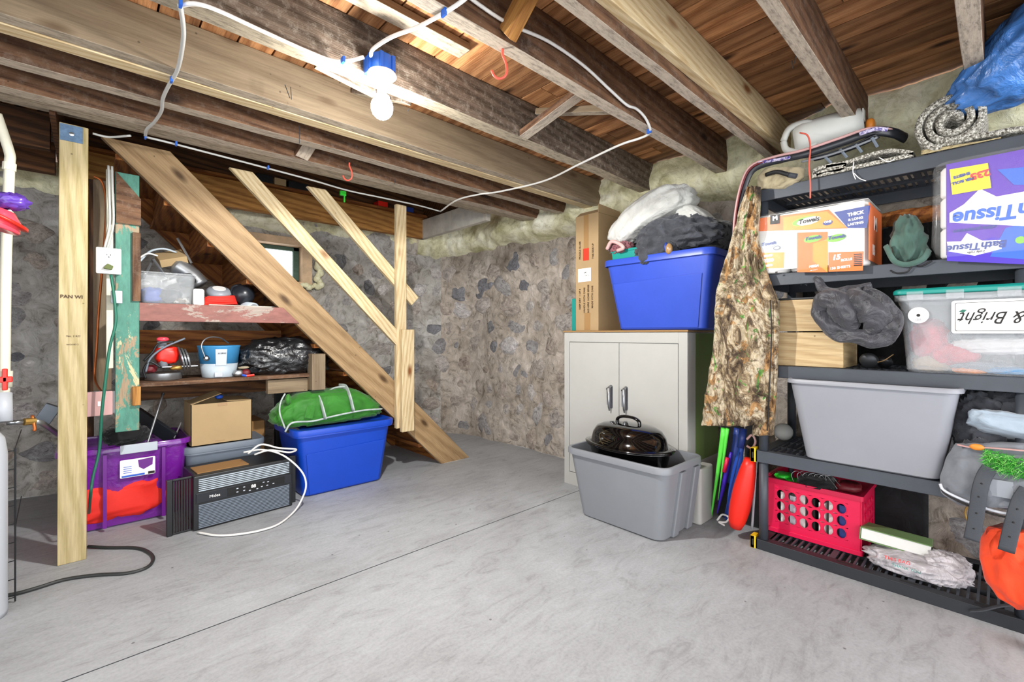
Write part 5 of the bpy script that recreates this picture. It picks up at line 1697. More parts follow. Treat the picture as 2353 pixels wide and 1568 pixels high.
for s_i, pts in enumerate((((2275, 1075), (2262, 1095), (2252, 1125), (2245, 1170), (2238, 1215), (2232, 1242)), ((2362, 1125), (2345, 1150), (2333, 1185), (2322, 1225), (2312, 1268)))):
    sp_ = smoothpath([onX(u, v, 2.365 - (.01 if i > 1 else 0)) for i, (u, v) in enumerate(pts)], 5)
    o = MB().tube(sp_, .021, 12, flat=.14).build('strap', 'strap_dark', bp, smooth=True)
    for i in range(8, len(sp_) - 2, 4):
        MB().ico(sp_[i] + Vector((-.0032, 0, 0)), .0035, 1).build('eyelet', 'ink', o)
cord('buckle', [onX(2222, 1165, 2.40), onX(2218, 1180, 2.40), onX(2224, 1198, 2.40), onX(2230, 1190, 2.40)], .003, 'brass', None, None, bp)
MB().box(-.03, .03, -.001, .002, -.04, .02, FX(2.378, onX(2300, 1130, 2.378).y, onX(2300, 1130, 2.378).z) @ Matrix.Rotation(PI / 2, 4, 'X')).build('pocket_panel', 'camera_grey', bp)
ck = thing('jacket', 'dark charcoal jacket bunched right of the big grey tote', 'jacket', (2.62, .03, G))
bendblob((2.60, .045, G + .21), (.10, .09, .14), 5, .18, .0, 'charcoal_cloth', 'body', ck, 60, 36, .85, 2.6)
bendblob((2.50, .055, G + .08), (.06, .06, .10), 8, .16, .0, 'charcoal_cloth', 'sleeve', ck, 50, 30, .85, 2.6)
bendblob((2.62, -.05, G + .30), (.10, .10, .07), 3, .15, .0, 'charcoal_cloth', 'hood', ck, 50, 30, .8, 2.6)
wb = thing('mailing_bag', 'pale blue-white plastic mailer with a pink edge on the grey clothes', 'bag', (2.45, -.03, G + .2))
mb = MB().blob((0, 0, 0), (.10, .15, .042), 60, 28, .45, ridged(7, 1.8, .12))
Rw = Matrix.Translation((2.52, -.065, G + .235)) @ Matrix.Rotation(.12, 4, 'X') @ Matrix.Rotation(.25, 4, 'Y')
for i, p in enumerate(mb.v):
    mb.v[i] = Rw @ p
mb.build('mailer', 'pale_blue_plastic', wb, smooth=True)
cord('pink_edge', [onX(2200, 1022, 2.41), onX(2230, 1028, 2.405), onX(2280, 1030, 2.40), onX(2340, 1035, 2.40), onX(2400, 1040, 2.40)], .010, 'bag_pink', 'pink printed edge', None, wb, flat=.3)
tag(MB().blob(onX(2245, 1028, 2.395), (.008, .02, .012), 16, 10, 1).build('sticker', 'orange', wb, smooth=True), None)
gl = thing('garland', 'bright green artificial pine garland tucked over the backpack', 'garland', onX(2320, 1070, 2.40))
rg = random.Random(3)
g1, g2 = MB(), MB()
for k in range(1500):
    t_ = rg.random()
    c = onX(2262 + 150 * t_, 1045 + 40 * t_ + rg.uniform(-12, 30), 2.375 + rg.uniform(-.012, .02))
    d = Vector((rg.uniform(-1, .3), rg.uniform(-1, 1), rg.uniform(-1, 1))).normalized() * rg.uniform(.014, .030)
    side = d.orthogonal().normalized() * .0011
    (g1 if k % 3 else g2).add([c - side, c + side, c + d], [(0, 1, 2)])
g1.build('needles', 'garland_green', gl, kind='stuff')
g2.build('light_needles', 'garland_light', gl, kind='stuff')
cord('garland_core', [onX(2262, 1048, 2.395), onX(2300, 1062, 2.395), onX(2350, 1078, 2.395), onX(2420, 1090, 2.395)], .006, 'olive', None, None, gl)

# --- third level
G = LV[2] + .001
for nm, (za, zb), (ya, yb), lbl in (('drawer_box', (G, 1.088), (.485, .765), 'pale plywood box at the left of the third shelf, the lower of two'), ('drawer_box', (1.094, 1.245), (.515, .745), 'pale plywood box standing on another plywood box')):
    db = thing(nm, lbl, 'box', (2.62, (ya + yb) / 2, za))
    board('front_panel', (2.50, yb, (za + zb) / 2), (2.50, ya, (za + zb) / 2), zb - za, .014, 'pale_box_wood', db)
    MB().box(2.508, 2.78, ya + .002, ya + .014, za, zb).box(2.508, 2.78, yb - .014, yb - .002, za, zb).box(2.77, 2.784, ya, yb, za, zb).box(2.508, 2.78, ya, yb, za, za + .008).build('sides', 'pale_box_wood', db)
    if 'standing' in lbl:
        MB().box(2.49, 2.79, ya - .003, yb + .003, zb + .001, zb + .010).build('lid', 'black_plastic', db, bevel=.002)
hb = thing('headset', 'dark headphones with a wood strip between the boxes and the clear bin', 'headphones', (2.55, .40, G))
p = onX(1997, 830, 2.56)
p.z = G + .036
MB().lathe([(.0, -.015), (.03, -.014), (.036, 0), (.03, .014), (0, .016)], 24, Matrix.Translation(p) @ Matrix.Rotation(1.2, 4, 'Y')).build('ear_cup', 'dark_steel', hb, smooth=True)
MB().lathe([(.0, -.015), (.025, -.014), (.03, 0), (.025, .014), (0, .016)], 24, Matrix.Translation(p + Vector((.03, -.05, -.006))) @ Matrix.Rotation(.8, 4, 'Y')).build('ear_cup', 'black_plastic', hb, smooth=True)
cord('headband', [p + Vector((0, -.01, -.01)), p + Vector((-.01, -.05, .0)), p + Vector((-.005, -.085, .03))], .006, 'tape', None, None, hb, flat=.4)
bjk = thing('jacket', 'dark grey padded jacket hanging rolled over the edge of the fourth shelf', 'jacket', (2.42, .43, 1.03))


def loopbend(pts, rs_, mat, name, parent, seed, fl=.6):
    mb = MB()
    sp_ = smoothpath(pts, 7)
    n_ = len(sp_)
    rr_ = []
    for i in range(n_):
        f = i / (n_ - 1) * (len(rs_) - 1)
        a = int(min(f, len(rs_) - 2))
        rr_.append(rs_[a] + (rs_[a + 1] - rs_[a]) * (f - a))
    mb.tube(sp_, rr_, 28, flat=fl)
    for i, q in enumerate(mb.v):
        mb.v[i] = q + Vector((noise.noise(q * 14 + Vector((seed, 0, 0))), noise.noise(q * 14 + Vector((0, seed, 4))), noise.noise(q * 14 + Vector((7, 0, seed))))) * .016 + Vector((-.010 * (1 - 2 * abs(noise.noise(q * 26 + Vector((seed, 1, 1))))), 0, 0))
    return mb.build(name, mat, parent, smooth=True)


loopbend([onX(1990, 668, 2.42), onX(2022, 690, 2.40), onX(2047, 735, 2.40), onX(2035, 772, 2.40), onX(1985, 778, 2.40), onX(1930, 762, 2.40), onX(1890, 730, 2.40), onX(1880, 700, 2.41)], [.02, .03, .032, .034, .032, .032, .03, .022], 'jacket_black', 'sleeve', bjk, 1, 1.2)
loopbend([onX(1965, 672, 2.42), onX(1985, 700, 2.38), onX(2015, 735, 2.38), onX(2005, 762, 2.39)], [.025, .045, .045, .02], 'jacket_black', 'sleeve', bjk, 5, 1.1)
loopbend([onX(1880, 712, 2.40), onX(1905, 690, 2.38), onX(1930, 700, 2.38), onX(1950, 735, 2.38), onX(1945, 758, 2.39)], [.02, .04, .045, .038, .02], 'jacket_black', 'body', bjk, 9, 1.2)
loopbend([onX(1870, 640, 2.47), onX(1905, 672, 2.44), onX(1950, 670, 2.43), onX(2000, 660, 2.45)], [.012, .02, .03, .02], 'jacket_black', 'collar', bjk, 12, 1.0)

cbx0, cbx1, cby0, cby1, cbz = 2.43, 2.80, -.27, .287, 1.235
tcb = thing('storage_bin', 'clear plastic bin with a teal lid and Christmas wrapping inside', 'storage bin', (2.62, 0, G))
lo = []
cxm, cym = (cbx0 + cbx1) / 2, (cby0 + cby1) / 2
for f, a in ((0, -.05), (.03, -.036), (.97, 0)):
    lo.append([(cxm + x, cym + y, G + (cbz - G) * f) for x, y in rr(cbx1 - cbx0 + a * 1.0, cby1 - cby0 + a * 1.2, .03)])
for f, a in ((.97, -.006), (.04, -.042)):
    lo.append([(cxm + x, cym + y, G + (cbz - G) * f) for x, y in rr(cbx1 - cbx0 + a, cby1 - cby0 + a * 1.2, .03)])
MB().loft(lo).build('body', 'frosted_bin', tcb)
MB().loft([[(cxm + x, cym + y, z) for x, y in rr(cbx1 - cbx0 + a, cby1 - cby0 + a, .03)] for a, z in ((.0, 1.212), (.028, 1.214), (.030, 1.236), (.0, 1.238))], closed=True).build('rim', 'frosted_bin', tcb)
MB().loft([[(cxm + x, cym + y, z) for x, y in rr(cbx1 - cbx0 + a, cby1 - cby0 + a, .03)] for a, z in ((.02, 1.237), (.036, 1.24), (.036, 1.254), (.02, 1.262), (-.03, 1.262))]).build('lid', 'teal_plastic', tcb, bevel=.003, label='teal lid')
for yy, ww in ((.235, .05), (.12, .05), (-.02, .06), (-.16, .05)):
    MB().box(cbx0 - .019, cbx0 - .012, yy - ww / 2, yy + ww / 2, 1.215, 1.25).build('catch', 'frosted_bin', tcb, bevel=.002)
xf = cbx0 - .003
stk = MB().lathe([(0, 0), (.032, 0), (.032, .0012), (0, .0012)], 32, FX(xf, .225, 1.155)).build('round_sticker', 'print_white', tcb)
MB().lathe([(0, 0), (.006, 0), (.006, .002), (0, .002)], 16, FX(xf, .225, 1.155)).build('sticker_dot', 'ink', stk)
text('LID', .012, 'tote_grey', stk, FX(xf - .0016, .225, 1.137, PI), 'sticker_lettering')
lbl_ = patch('name_label', FX(xf - .001, -.055, 1.145), .37, .125, 'print_white', tcb, .0015, .01)
MB().loft([[(x, y, z) for x, y in rr(a, b_, .006)] for a, b_, z in ((.35, .108, .0016), (.35, .108, .0019), (.347, .105, .0019), (.347, .105, .0016))], closed=True, T=FX(xf - .001, -.055, 1.145)).build('label_border', 'ink', lbl_)
text('Merry & Bright', .064, 'ink', lbl_, FX(xf - .003, .105, 1.142, PI), 'label_lettering', shear=.45, sx=.8, align='RIGHT')
MB().prism([(0, 0), (.01, .008), (.022, .006), (.014, -.004)], 0, .0006, FX(xf - .003, .11, 1.165)).build('leaf_print', 'cord_green', lbl_)
for k, (c, r_, mt, lb_) in enumerate((
        ((2.50, .20, 1.06), (.04, .055, .075), 'red_foil', 'red foil bow at the left inside the clear bin'),
        ((2.50, .13, 1.0), (.04, .07, .04), 'red_foil', 'red ribbon under the tissue in the clear bin'),
        ((2.49, -.01, 1.035), (.04, .13, .03), 'tissue_paper', 'white tissue paper across the middle of the clear bin'),
        ((2.52, .19, .965), (.05, .06, .035), 'cardboard', 'brown paper bag at the bottom left of the clear bin'),
        ((2.50, .04, .955), (.04, .09, .018), 'tote_slate', 'blue-grey plastic packet low in the clear bin'),
        ((2.49, -.05, .945), (.04, .10, .014), 'blue_tin', 'blue tinsel at the bottom of the clear bin'),
        ((2.50, -.14, 1.00), (.04, .06, .05), 'red_foil', 'red ribbon roll at the right inside the clear bin'),
        ((2.50, .08, .94), (.04, .05, .012), 'orange', 'orange packet low in the clear bin'))):
    tag(MB().blob(c, r_, 44, 22, .8, ridged(k + 2, 3, .2)).build('wrapping', mt, smooth=True, loc=c), lb_, 'wrapping')

# --- fourth level
G = LV[3] + .001
pk = thing('paper_towel_pack', 'orange and white multipack of paper towels in clear film', 'paper towels', (2.56, .61, G))
y0, y1, H = .385, .852, .285
for i in range(3):
    for j in range(2):
        MB().lathe([(.02, G + .002), (.068, G + .002), (.074, G + .012), (.074, G + H - .012), (.068, G + H - .004), (.02, G + H - .004)], 26, Matrix.Translation((2.50 + j * .15, y0 + .078 + i * .155, 0))).build('roll', 'tissue_white', pk, smooth=True)


def fx_(u, v, x=2.421):
    return onX(u, v, x)


xp = 2.4235


def qpatch(name, pts, mat, parent, x, th=.0015, label=None):
    """printed field outlined by its corners, read where they lie on the pack's front"""
    P_ = [onX(u, v, x) for u, v in pts]
    n_ = len(P_)
    vs = [(p.x, p.y, p.z) for p in P_] + [(p.x - th, p.y, p.z) for p in P_]
    fs = [tuple(range(n_)), tuple(range(2 * n_ - 1, n_ - 1, -1))] + [(i, (i + 1) % n_, n_ + (i + 1) % n_, n_ + i) for i in range(n_)]
    return MB().add(vs, fs).build(name, mat, parent, label=label)


pf = MB().box(xp, xp + .002, y0 + .012, y1 - .01, G + .012, G + H - .01).build('front_wrap', 'wrap_white', pk)
qpatch('print_field', [(1737, 503), (1905, 482), (1948, 525), (1738, 532)], 'print_orange', pf, xp)
qpatch('print_field', [(1800, 500), (1900, 486), (1945, 523), (1800, 530)], 'print_amber', pf, xp - .001)
qpatch('print_field', [(1917, 488), (2000, 472), (1992, 524), (1948, 524)], 'print_navy', pf, xp)
qpatch('print_field', [(1726, 582), (1802, 580), (1801, 616), (1728, 618)], 'print_amber', pf, xp)
qpatch('print_field', [(1832, 535), (1902, 533), (1902, 626), (1832, 626)], 'print_orange', pf, xp)
qpatch('print_field', [(1868, 560), (1902, 550), (1902, 626), (1868, 600)], 'print_amber', pf, xp - .001)
qpatch('print_field', [(1904, 580), (1985, 578), (1983, 622), (1904, 625)], 'print_orange', pf, xp)
ff_ = lambda u, v, dx=-.003: faceT(onX(u, v, xp + dx), (0, -1, .0), (0, 0, 1), .05)


def oval(u, v, a, b_, mat, dx=-.002, rot=.1):
    return MB().lathe([(0, 0), (1, 0), (1, .001), (0, .001)], 28, faceT(onX(u, v, xp + dx), (0, -1, 0), (0, 0, 1), rot), a, b_).build('print_oval', mat, pf)


oval(1850, 508, .052, .019, 'print_green')
oval(1858, 508, .047, .017, 'print_white', -.0035)
text('Towels', .028, 'ink', pf, ff_(1858, 507, -.0052), 'pack_lettering', shear=.2, bold=.0009)
oval(1902, 512, .018, .011, 'print_navy', -.0045)
text('ONE', .013, 'print_white', pf, ff_(1902, 510, -.0062), 'pack_lettering', bold=.0006)
lg = qpatch('logo_patch', [(1770, 495), (1792, 492), (1792, 514), (1770, 516)], 'ink', pf, xp - .003)
text('M', .028, 'print_white', pf, ff_(1781, 502, -.0055), 'logo_letter', bold=.0015)
text('THICK', .019, 'print_white', pf, ff_(1966, 491), 'pack_lettering', bold=.001)
text('& LONG', .014, 'print_white', pf, ff_(1966, 503), 'pack_lettering', bold=.0006)
text('LASTING', .014, 'print_white', pf, ff_(1966, 514), 'pack_lettering', bold=.0006)
text('SAVES', .014, 'print_white', pf, ff_(1765, 588), 'pack_lettering', bold=.001)
text('2200', .022, 'print_white', pf, ff_(1766, 599), 'pack_lettering', bold=.0016)
text('SHEETS', .013, 'print_white', pf, ff_(1764, 611), 'pack_lettering', bold=.001)
text('2.6', .011, 'ink', pf, ff_(1760, 627), 'pack_lettering', bold=.0006)
text('60', .010, 'ink', pf, ff_(1784, 626), 'pack_lettering', bold=.0006)
for (u, v, uu) in ((1766, 560, 1), (1868, 547, 1), (1922, 545, 1)):
    oval(u, v + 2, .036, .016, 'tin_grey' if u < 1800 else 'print_green', -.0022)
    text('Towels', .022, 'print_navy', pf, ff_(u, v, -.0055), 'pack_lettering', shear=.2, bold=.0006)
oval(1785, 570, .016, .010, 'tote_slate', -.004)
oval(1785, 570, .011, .006, 'print_white', -.0055)
text('15', .03, 'print_white', pf, ff_(1921, 592), 'pack_lettering', shear=.2, bold=.0018)
text('ROLLS', .014, 'print_white', pf, ff_(1945, 597), 'pack_lettering', bold=.0008)
text('150 SHEETS', .015, 'print_white', pf, ff_(1930, 615), 'pack_lettering', bold=.0006)
text('MEGA', .014, 'print_white', pf, ff_(1870, 612), 'pack_lettering', shear=.2, bold=.0008)
text('180 SHEETS', .006, 'print_white', pf, ff_(1870, 621), 'pack_lettering')
for k in range(7):
    qpatch('barcode_bar', [(1962, 584 + k * 4.2), (1981, 583 + k * 4.2), (1981, 585.2 + k * 4.2), (1962, 586.4 + k * 4.2)], 'ink', pf, xp - .003)
sd = MB().box(2.43, 2.72, y0 - .004, y0 - .001, G + .02, G + H - .02).build('side_wrap', 'print_orange', pk)
text('15', .06, 'print_white', sd, FY(2.52, y0 - .005, G + .07), 'pack_lettering', bold=.002)
text('M', .08, 'print_white', sd, FY(2.56, y0 - .005, G + .19), 'logo_letter', bold=.003)
MB().box(2.43, 2.72, y0, y1 - .01, G + H - .004, G + H - .002).build('top_wrap', 'wrap_white', pk)
fmb = MB().blob((2.572, (y0 + y1) / 2, G + H / 2 + .001), (.164, (y1 - y0) / 2 + .008, H / 2 + .008), 60, 36, .16, ridged(5, 2.0, .012))
for i, p in enumerate(fmb.v):
    fmb.v[i].z = max(G + .0005, p.z)
fmb.build('film', 'clear_film', pk, smooth=True)

bt = thing('bath_tissue_pack', 'purple and blue multipack of bath tissue lying upside down in clear film', 'bath tissue', (2.56, 0, G))
ty0, ty1, TH = -.32, .175, .365
for i in range(4):
    for j in range(3):
        MB().lathe([(.02, G + .002 + j * .12), (.054, G + .002 + j * .12), (.06, G + .01 + j * .12), (.06, G + .108 + j * .12), (.054, G + .117 + j * .12), (.02, G + .117 + j * .12)], 22, Matrix.Translation((2.495, ty1 - .07 - i * .122, 0))).build('roll', 'tissue_white', bt, smooth=True)
xq = 2.4275
bf = MB().box(xq, xq + .002, ty0, ty1 - .03, G + .008, G + TH - .005).build('front_wrap', 'print_purple', bt)
bT = lambda y, z, dx=-.003: FX(xq + dx, y, z, PI + .06)
qpatch('print_field', [(2176, 600), (2400, 610), (2400, 560), (2280, 545), (2176, 580)], 'print_violet', bf, xq - .0005)
qpatch('print_field', [(2275, 590), (2400, 600), (2400, 500), (2310, 525)], 'print_blue', bf, xq - .001)
qpatch('print_field', [(2182, 512), (2400, 522), (2400, 432), (2290, 452), (2252, 434), (2215, 470), (2182, 490)], 'print_white', bf, xq - .0015)
qpatch('print_field', [(2176, 556), (2300, 552), (2302, 572), (2240, 588), (2180, 578)], 'print_white', bf, xq - .0015)
qpatch('print_field', [(2205, 560), (2222, 536), (2262, 556)], 'print_white', bf, xq - .0014)
qpatch('print_field', [(2292, 390), (2400, 380), (2400, 425), (2330, 425)], 'print_blue', bf, xq - .001)
qpatch('print_sticker', [(2182, 390), (2270, 375), (2278, 432), (2188, 448)], 'print_yellow', bf, xq - .0035)
text('235', .034, 'print_red', bf, FX(xq - .007, onX(2252, 402, xq).y, onX(2252, 402, xq).z, PI + .15), 'pack_lettering', bold=.0016)
text('SHEETS', .014, 'print_navy', bf, FX(xq - .007, onX(2210, 404, xq).y, onX(2210, 404, xq).z, PI + .15), 'pack_lettering', bold=.0008)
text('PER ROLL', .014, 'print_navy', bf, FX(xq - .007, onX(2212, 417, xq).y, onX(2212, 417, xq).z, PI + .15), 'pack_lettering', bold=.0008)
p = onX(2262, 497, xq)
text('BathTissue', .072, 'print_blue', bf, FX(xq - .0045, p.y - .06, p.z + .005, PI), 'pack_lettering', shear=.15, bold=.0022, sx=.9)
text('ultra premium', .020, 'print_navy', bf, FX(xq - .0045, onX(2240, 470, xq).y, onX(2290, 521, xq).z, PI), 'pack_lettering', shear=.2, bold=.0004)
p = onX(2243, 566, xq)
text('BathTissue', .036, 'print_navy', bf, FX(xq - .0045, p.y, p.z, PI), 'pack_lettering', shear=.15, bold=.001)
text('2-ply rolls', .012, 'ink', bf, FX(xq - .0045, p.y, p.z - .022, PI), 'pack_lettering')
MB().lathe([(0, 0), (.013, 0), (.013, .001), (0, .001)], 12, FX(xq - .003, onX(2345, 552, xq).y, onX(2345, 552, xq).z)).build('leaf_print', 'print_green', bf)
fmb = MB().blob((2.495, (ty0 + ty1) / 2, G + TH / 2 + .001), (.082, (ty1 - ty0) / 2 + .012, TH / 2 + .008), 60, 36, .2, ridged(8, 2.0, .02))
for i, p in enumerate(fmb.v):
    fmb.v[i].z = max(G + .0005, p.z)
fmb.build('film', 'clear_film', bt, smooth=True)

gcap = thing('felt_hat', 'dusty green felt hat squeezed between the paper towels and the bath tissue', 'hat', (2.55, .27, G))
mb = MB().blob((2.56, .275, G + .10), (.07, .06, .10), 50, 30, .85, ridged(21, 1.6, .25))
for i, p in enumerate(mb.v):
    k = (p.z - G) / .2
    mb.v[i] = Vector((p.x - .05 * (1 - k), .275 + (p.y - .275) * (1.1 - .35 * k) - .02 * (1 - k), max(G + .001, p.z)))
mb.build('crown', 'teal_felt', gcap, smooth=True)
cord('brim', [onX(2035, 565, 2.46), onX(2055, 600, 2.44), onX(2085, 608, 2.44), onX(2120, 596, 2.44), onX(2135, 575, 2.46)], .006, 'teal_felt', None, None, gcap, flat=2.0)
cord('drawcord', [onX(2046, 622, 2.455), onX(2060, 628, 2.45), onX(2085, 625, 2.45), onX(2098, 610, 2.45), onX(2118, 612, 2.45), onX(2142, 600, 2.45)], .003, 'rubber_black', 'thin black cord lying over the lip of the fourth shelf', 'cord')
tag(MB().blob(onX(2095, 498, 2.85), (.05, .16, .035), 40, 20, .8, ridged(3, 2.5, .2)).build('brown_paper', 'stair_timber', smooth=True, loc=tuple(onX(2095, 498, 2.85))), 'brown wood log at the back between the two tissue packs', 'wood')

# --- top level
G = LV[4] + .001
jug = thing('plastic_jug', 'cracked white plastic jug lying on its side on the top shelf', 'jug', onX(1890, 320, 2.56))
A = onX(1838, 326, 2.56)
B = onX(1980, 283, 2.62)
R, L = frame(A, B)
prof = [(.060, -L / 2 - .025), (.078, -L / 2 - .01), (.086, -L / 2 + .02), (.084, 0), (.078, L / 2 - .04), (.066, L / 2), (.056, L / 2), (.07, -L / 2 + .02), (.050, -L / 2 - .015)]
MB().lathe([(r_, z) for r_, z in prof], 32, R @ Matrix.Rotation(PI / 2, 4, 'Y'), 1.0, 1.0).build('shell', 'eggshell', jug, smooth=True)
MB().tube(smoothpath([onX(1800, 325, 2.53), onX(1815, 295, 2.52), onX(1855, 282, 2.52), onX(1876, 300, 2.52), onX(1872, 330, 2.52), onX(1840, 350, 2.52), onX(1808, 345, 2.53), onX(1800, 325, 2.53)], 5), .012, 12, flat=1.4).build('neck_ring', 'eggshell', jug, smooth=True)
MB().box(-.02, .02, -.002, .002, -.03, .02, Matrix.Translation(onX(1985, 262, 2.58))).build('broken_tab', 'eggshell', jug)
MB().blob(onX(2000, 288, 2.64), (.03, .018, .028), 20, 12, .7).build('orange_cap', 'orange', jug, smooth=True)
sl = thing('plastic_sled', 'long black sled with purple and pink patterned edging bent over the shelf top', 'sled', onX(1900, 350, 2.5))
ed = [onX(1692, 640, 2.44), onX(1690, 580, 2.44), onX(1694, 500, 2.44), onX(1708, 430, 2.44), onX(1730, 388, 2.44), onX(1780, 368, 2.44), onX(1850, 352, 2.44), onX(1930, 326, 2.46), onX(2000, 303, 2.48), onX(2050, 305, 2.52), onX(2080, 318, 2.58)]
sp_ = smoothpath(ed, 5)
MB().tube(sp_, .022, 12, flat=.5).build('bent_panel', 'panel_black', sl, smooth=True)
MB().tube([p + Vector((-.012, 0.006, .012)) for p in sp_], .0065, 8).build('pink_edging', 'bag_pink', sl, smooth=True, label='pink and white edging')
MB().tube([p + Vector((-.016, 0.0, .002)) for p in sp_[:26]], .004, 8).build('red_edging', 'wine', sl, smooth=True)
cord('patterned_edge', [onX(1742, 374, 2.43), onX(1780, 368, 2.425), onX(1815, 362, 2.42)], .008, 'purple_pattern', None, None, sl)
cord('patterned_edge', [onX(1975, 308, 2.43), onX(2010, 297, 2.43), onX(2040, 298, 2.44)], .009, 'purple_pattern', None, None, sl)
MB().grid(20, 6, lambda i, j: onX(1862 + 150 * i + 10 * j, 362 - 55 * i + 8 * j + 6 * math.sin(i * 3), 2.47 + .02 * j)).build('tray', 'panel_black', sl, smooth=True, solid=.006)
for k, (u0, v0, u1, v1) in enumerate(((1895, 360, 1910, 375), (1930, 343, 1946, 362), (1966, 332, 1980, 350), (2003, 316, 2016, 338))):
    MB().tube([onX(u0, v0, 2.45), onX(u1, v1, 2.47)], .006, 6).build('rung', 'tote_slate', sl)
cord('lower_edge', [onX(1842, 372, 2.44), onX(1900, 358, 2.44), onX(1960, 338, 2.45), onX(2016, 316, 2.46)], .005, 'tote_grey', None, None, sl)


def roll_mat(name, label, y_, x0, x1, zc, R0, turns, thick, mat, gap=.003, squash=1.0, tail=None, parent=None, cy=None):
    """rug rolled about an X axis, seen end on: a spiral strip extruded along X"""
    t = thing(name, label, 'rug', (x0, y_, zc - R0 * squash), 0)
    pts = []
    N = int(turns * 28)
    for i in range(N + 1):
        a = 2 * PI * turns * i / N
        r = .022 + (R0 - .022) * i / N
        pts.append(Vector((0, -math.cos(a) * r, math.sin(a) * r * squash)))
    if tail:
        last = pts[-1]
        for q in tail:
            pts.append(Vector((0, q[0], q[1])))
    mb = MB()
    n_ = len(pts)
    for i, p in enumerate(pts):
        tg = (pts[min(i + 1, n_ - 1)] - pts[max(i - 1, 0)]).normalized()
        nn = Vector((0, tg.z, -tg.y)) * thick / 2
        c = Vector((0, y_, zc))
        fz = .002 * noise.noise((i * .9, 2, 2))
        a, b_ = c + p + nn * (1 + fz * 50), c + p - nn
        for x in (x0 + .01 * noise.noise((i * .15, 0, 0)), x1):
            mb.v += [Vector((x, a.y, a.z)), Vector((x, b_.y, b_.z))]
    for i in range(n_ - 1):
        k, m_ = i * 4, i * 4 + 4
        mb.f += [(k, k + 1, m_ + 1, m_), (k + 2, m_ + 2, m_ + 3, k + 3), (k, m_, m_ + 2, k + 2), (k + 1, k + 3, m_ + 3, m_ + 1)]
    mb.f += [(0, 2, 3, 1), ((n_ - 1) * 4, (n_ - 1) * 4 + 1, (n_ - 1) * 4 + 3, (n_ - 1) * 4 + 2)]
    mb.build('rolled_pile', mat, t, smooth=True)
    return t


pc = onX(2188, 296, 2.47)
rt_ = roll_mat('carpet_roll', 'speckled grey carpet remnant rolled up at the right end of the top shelf', pc.y, 2.46, 2.90, G + .112, .105, 2.7, .022, 'carpet', tail=None)
MB().grid(16, 24, lambda i, j: (2.47 + .44 * j, pc.y + .085 - .42 * i, G + .022 + .010 * math.sin(i * 5) + .006 * noise.noise((i * 6, j * 6, 0)))).build('unrolled_end', 'carpet', rt_, smooth=True, solid=.018)
MB().grid(14, 4, lambda i, j: (2.462 + .01 * j, pc.y + .09 - .22 * i, G + .004 + .02 * j * (1 - i))).build('backing', 'carpet_back', rt_, smooth=True, solid=.004)
pc2 = onX(1885, 400, 2.47)
rt2 = thing('carpet_roll', 'small flattened roll of grey carpet tied with string under the sled', 'rug', (2.5, pc2.y - .08, G))
for k, pts in enumerate(([(1868, 412), (1872, 398), (1900, 388), (1950, 378), (2000, 362), (2050, 352), (2100, 358)], [(1868, 412), (1900, 414), (1950, 402), (2000, 388), (2050, 375), (2100, 360)], [(1878, 406), (1900, 398), (1930, 395), (1945, 384), (1900, 390)])):
    sp_ = smoothpath([onX(u, v - 4, 2.47) for u, v in pts], 5)
    mb = MB()
    for p in sp_:
        p.z = max(p.z, G + .01)
    for i, p in enumerate(sp_):
        for x in (2.455, 2.62):
            mb.v += [Vector((x, p.y, p.z + .008)), Vector((x, p.y, p.z - .008))]
    for i in range(len(sp_) - 1):
        a, m_ = i * 4, i * 4 + 4
        mb.f += [(a, a + 1, m_ + 1, m_), (a + 2, m_ + 2, m_ + 3, a + 3), (a, m_, m_ + 2, a + 2), (a + 1, a + 3, m_ + 3, m_ + 1)]
    mb.build('carpet_fold', 'carpet', rt2, smooth=False)
for pts in (((1962, 372), (1960, 395), (1966, 412)), ((1962, 398), (1975, 410), (1990, 416)), ((2020, 362), (2040, 372), (2055, 366))):
    cord('string', [onX(u, v, 2.445) for u, v in pts], .0018, 'tissue_white', None, None, rt2)
bbg = thing('plastic_bag', 'big glossy blue plastic sack on the rolled carpet, cut by the right edge', 'bag', (2.6, -.05, G + .15))
mb = MB().blob((0, 0, 0), (.20, .30, .155), 110, 56, .85, ridged(31, 2.1, .10))
Rb = Matrix.Translation((2.50, -.125, G + .315)) @ Matrix.Rotation(-.42, 4, 'X')
for i, p in enumerate(mb.v):
    f = max(0, p.y / .30)
    q = Vector((p.x * (1 - .35 * f), p.y, p.z * (1 - .45 * f) - .02 * f))
    mb.v[i] = Rb @ q
mb.build('sack', 'blue_bag', bbg, smooth=True)
gv = thing('work_glove', 'tan canvas work glove at the left corner of the top shelf', 'glove', onX(1790, 410, 2.5))
drape([(1760, 1850, 388), (1742, 1848, 405), (1740, 1835, 420), (1745, 1810, 436)], 2.475, 'olive_canvas', 'palm', gv, .035, fold=.006, nf=6, seed=8)
MB().tube(smoothpath([onX(1760, 402, 2.44), onX(1785, 395, 2.43), onX(1812, 402, 2.43)], 4), .010, 10).build('cuff_hole', 'rubber_black', gv, smooth=True)
MB().tube([onX(1812, 402, 2.44), onX(1830, 405, 2.44)], .012, 10).build('wrist_strap', 'strap_dark', gv)
cord('string', [onX(1838, 305, 2.42), onX(1856, 312, 2.42), onX(1862, 340, 2.42), onX(1859, 380, 2.42), onX(1862, 420, 2.42), onX(1862, 456, 2.42)], .0035, 'red_hook', 'faded red string hanging from the white jug over the top shelf', 'string')

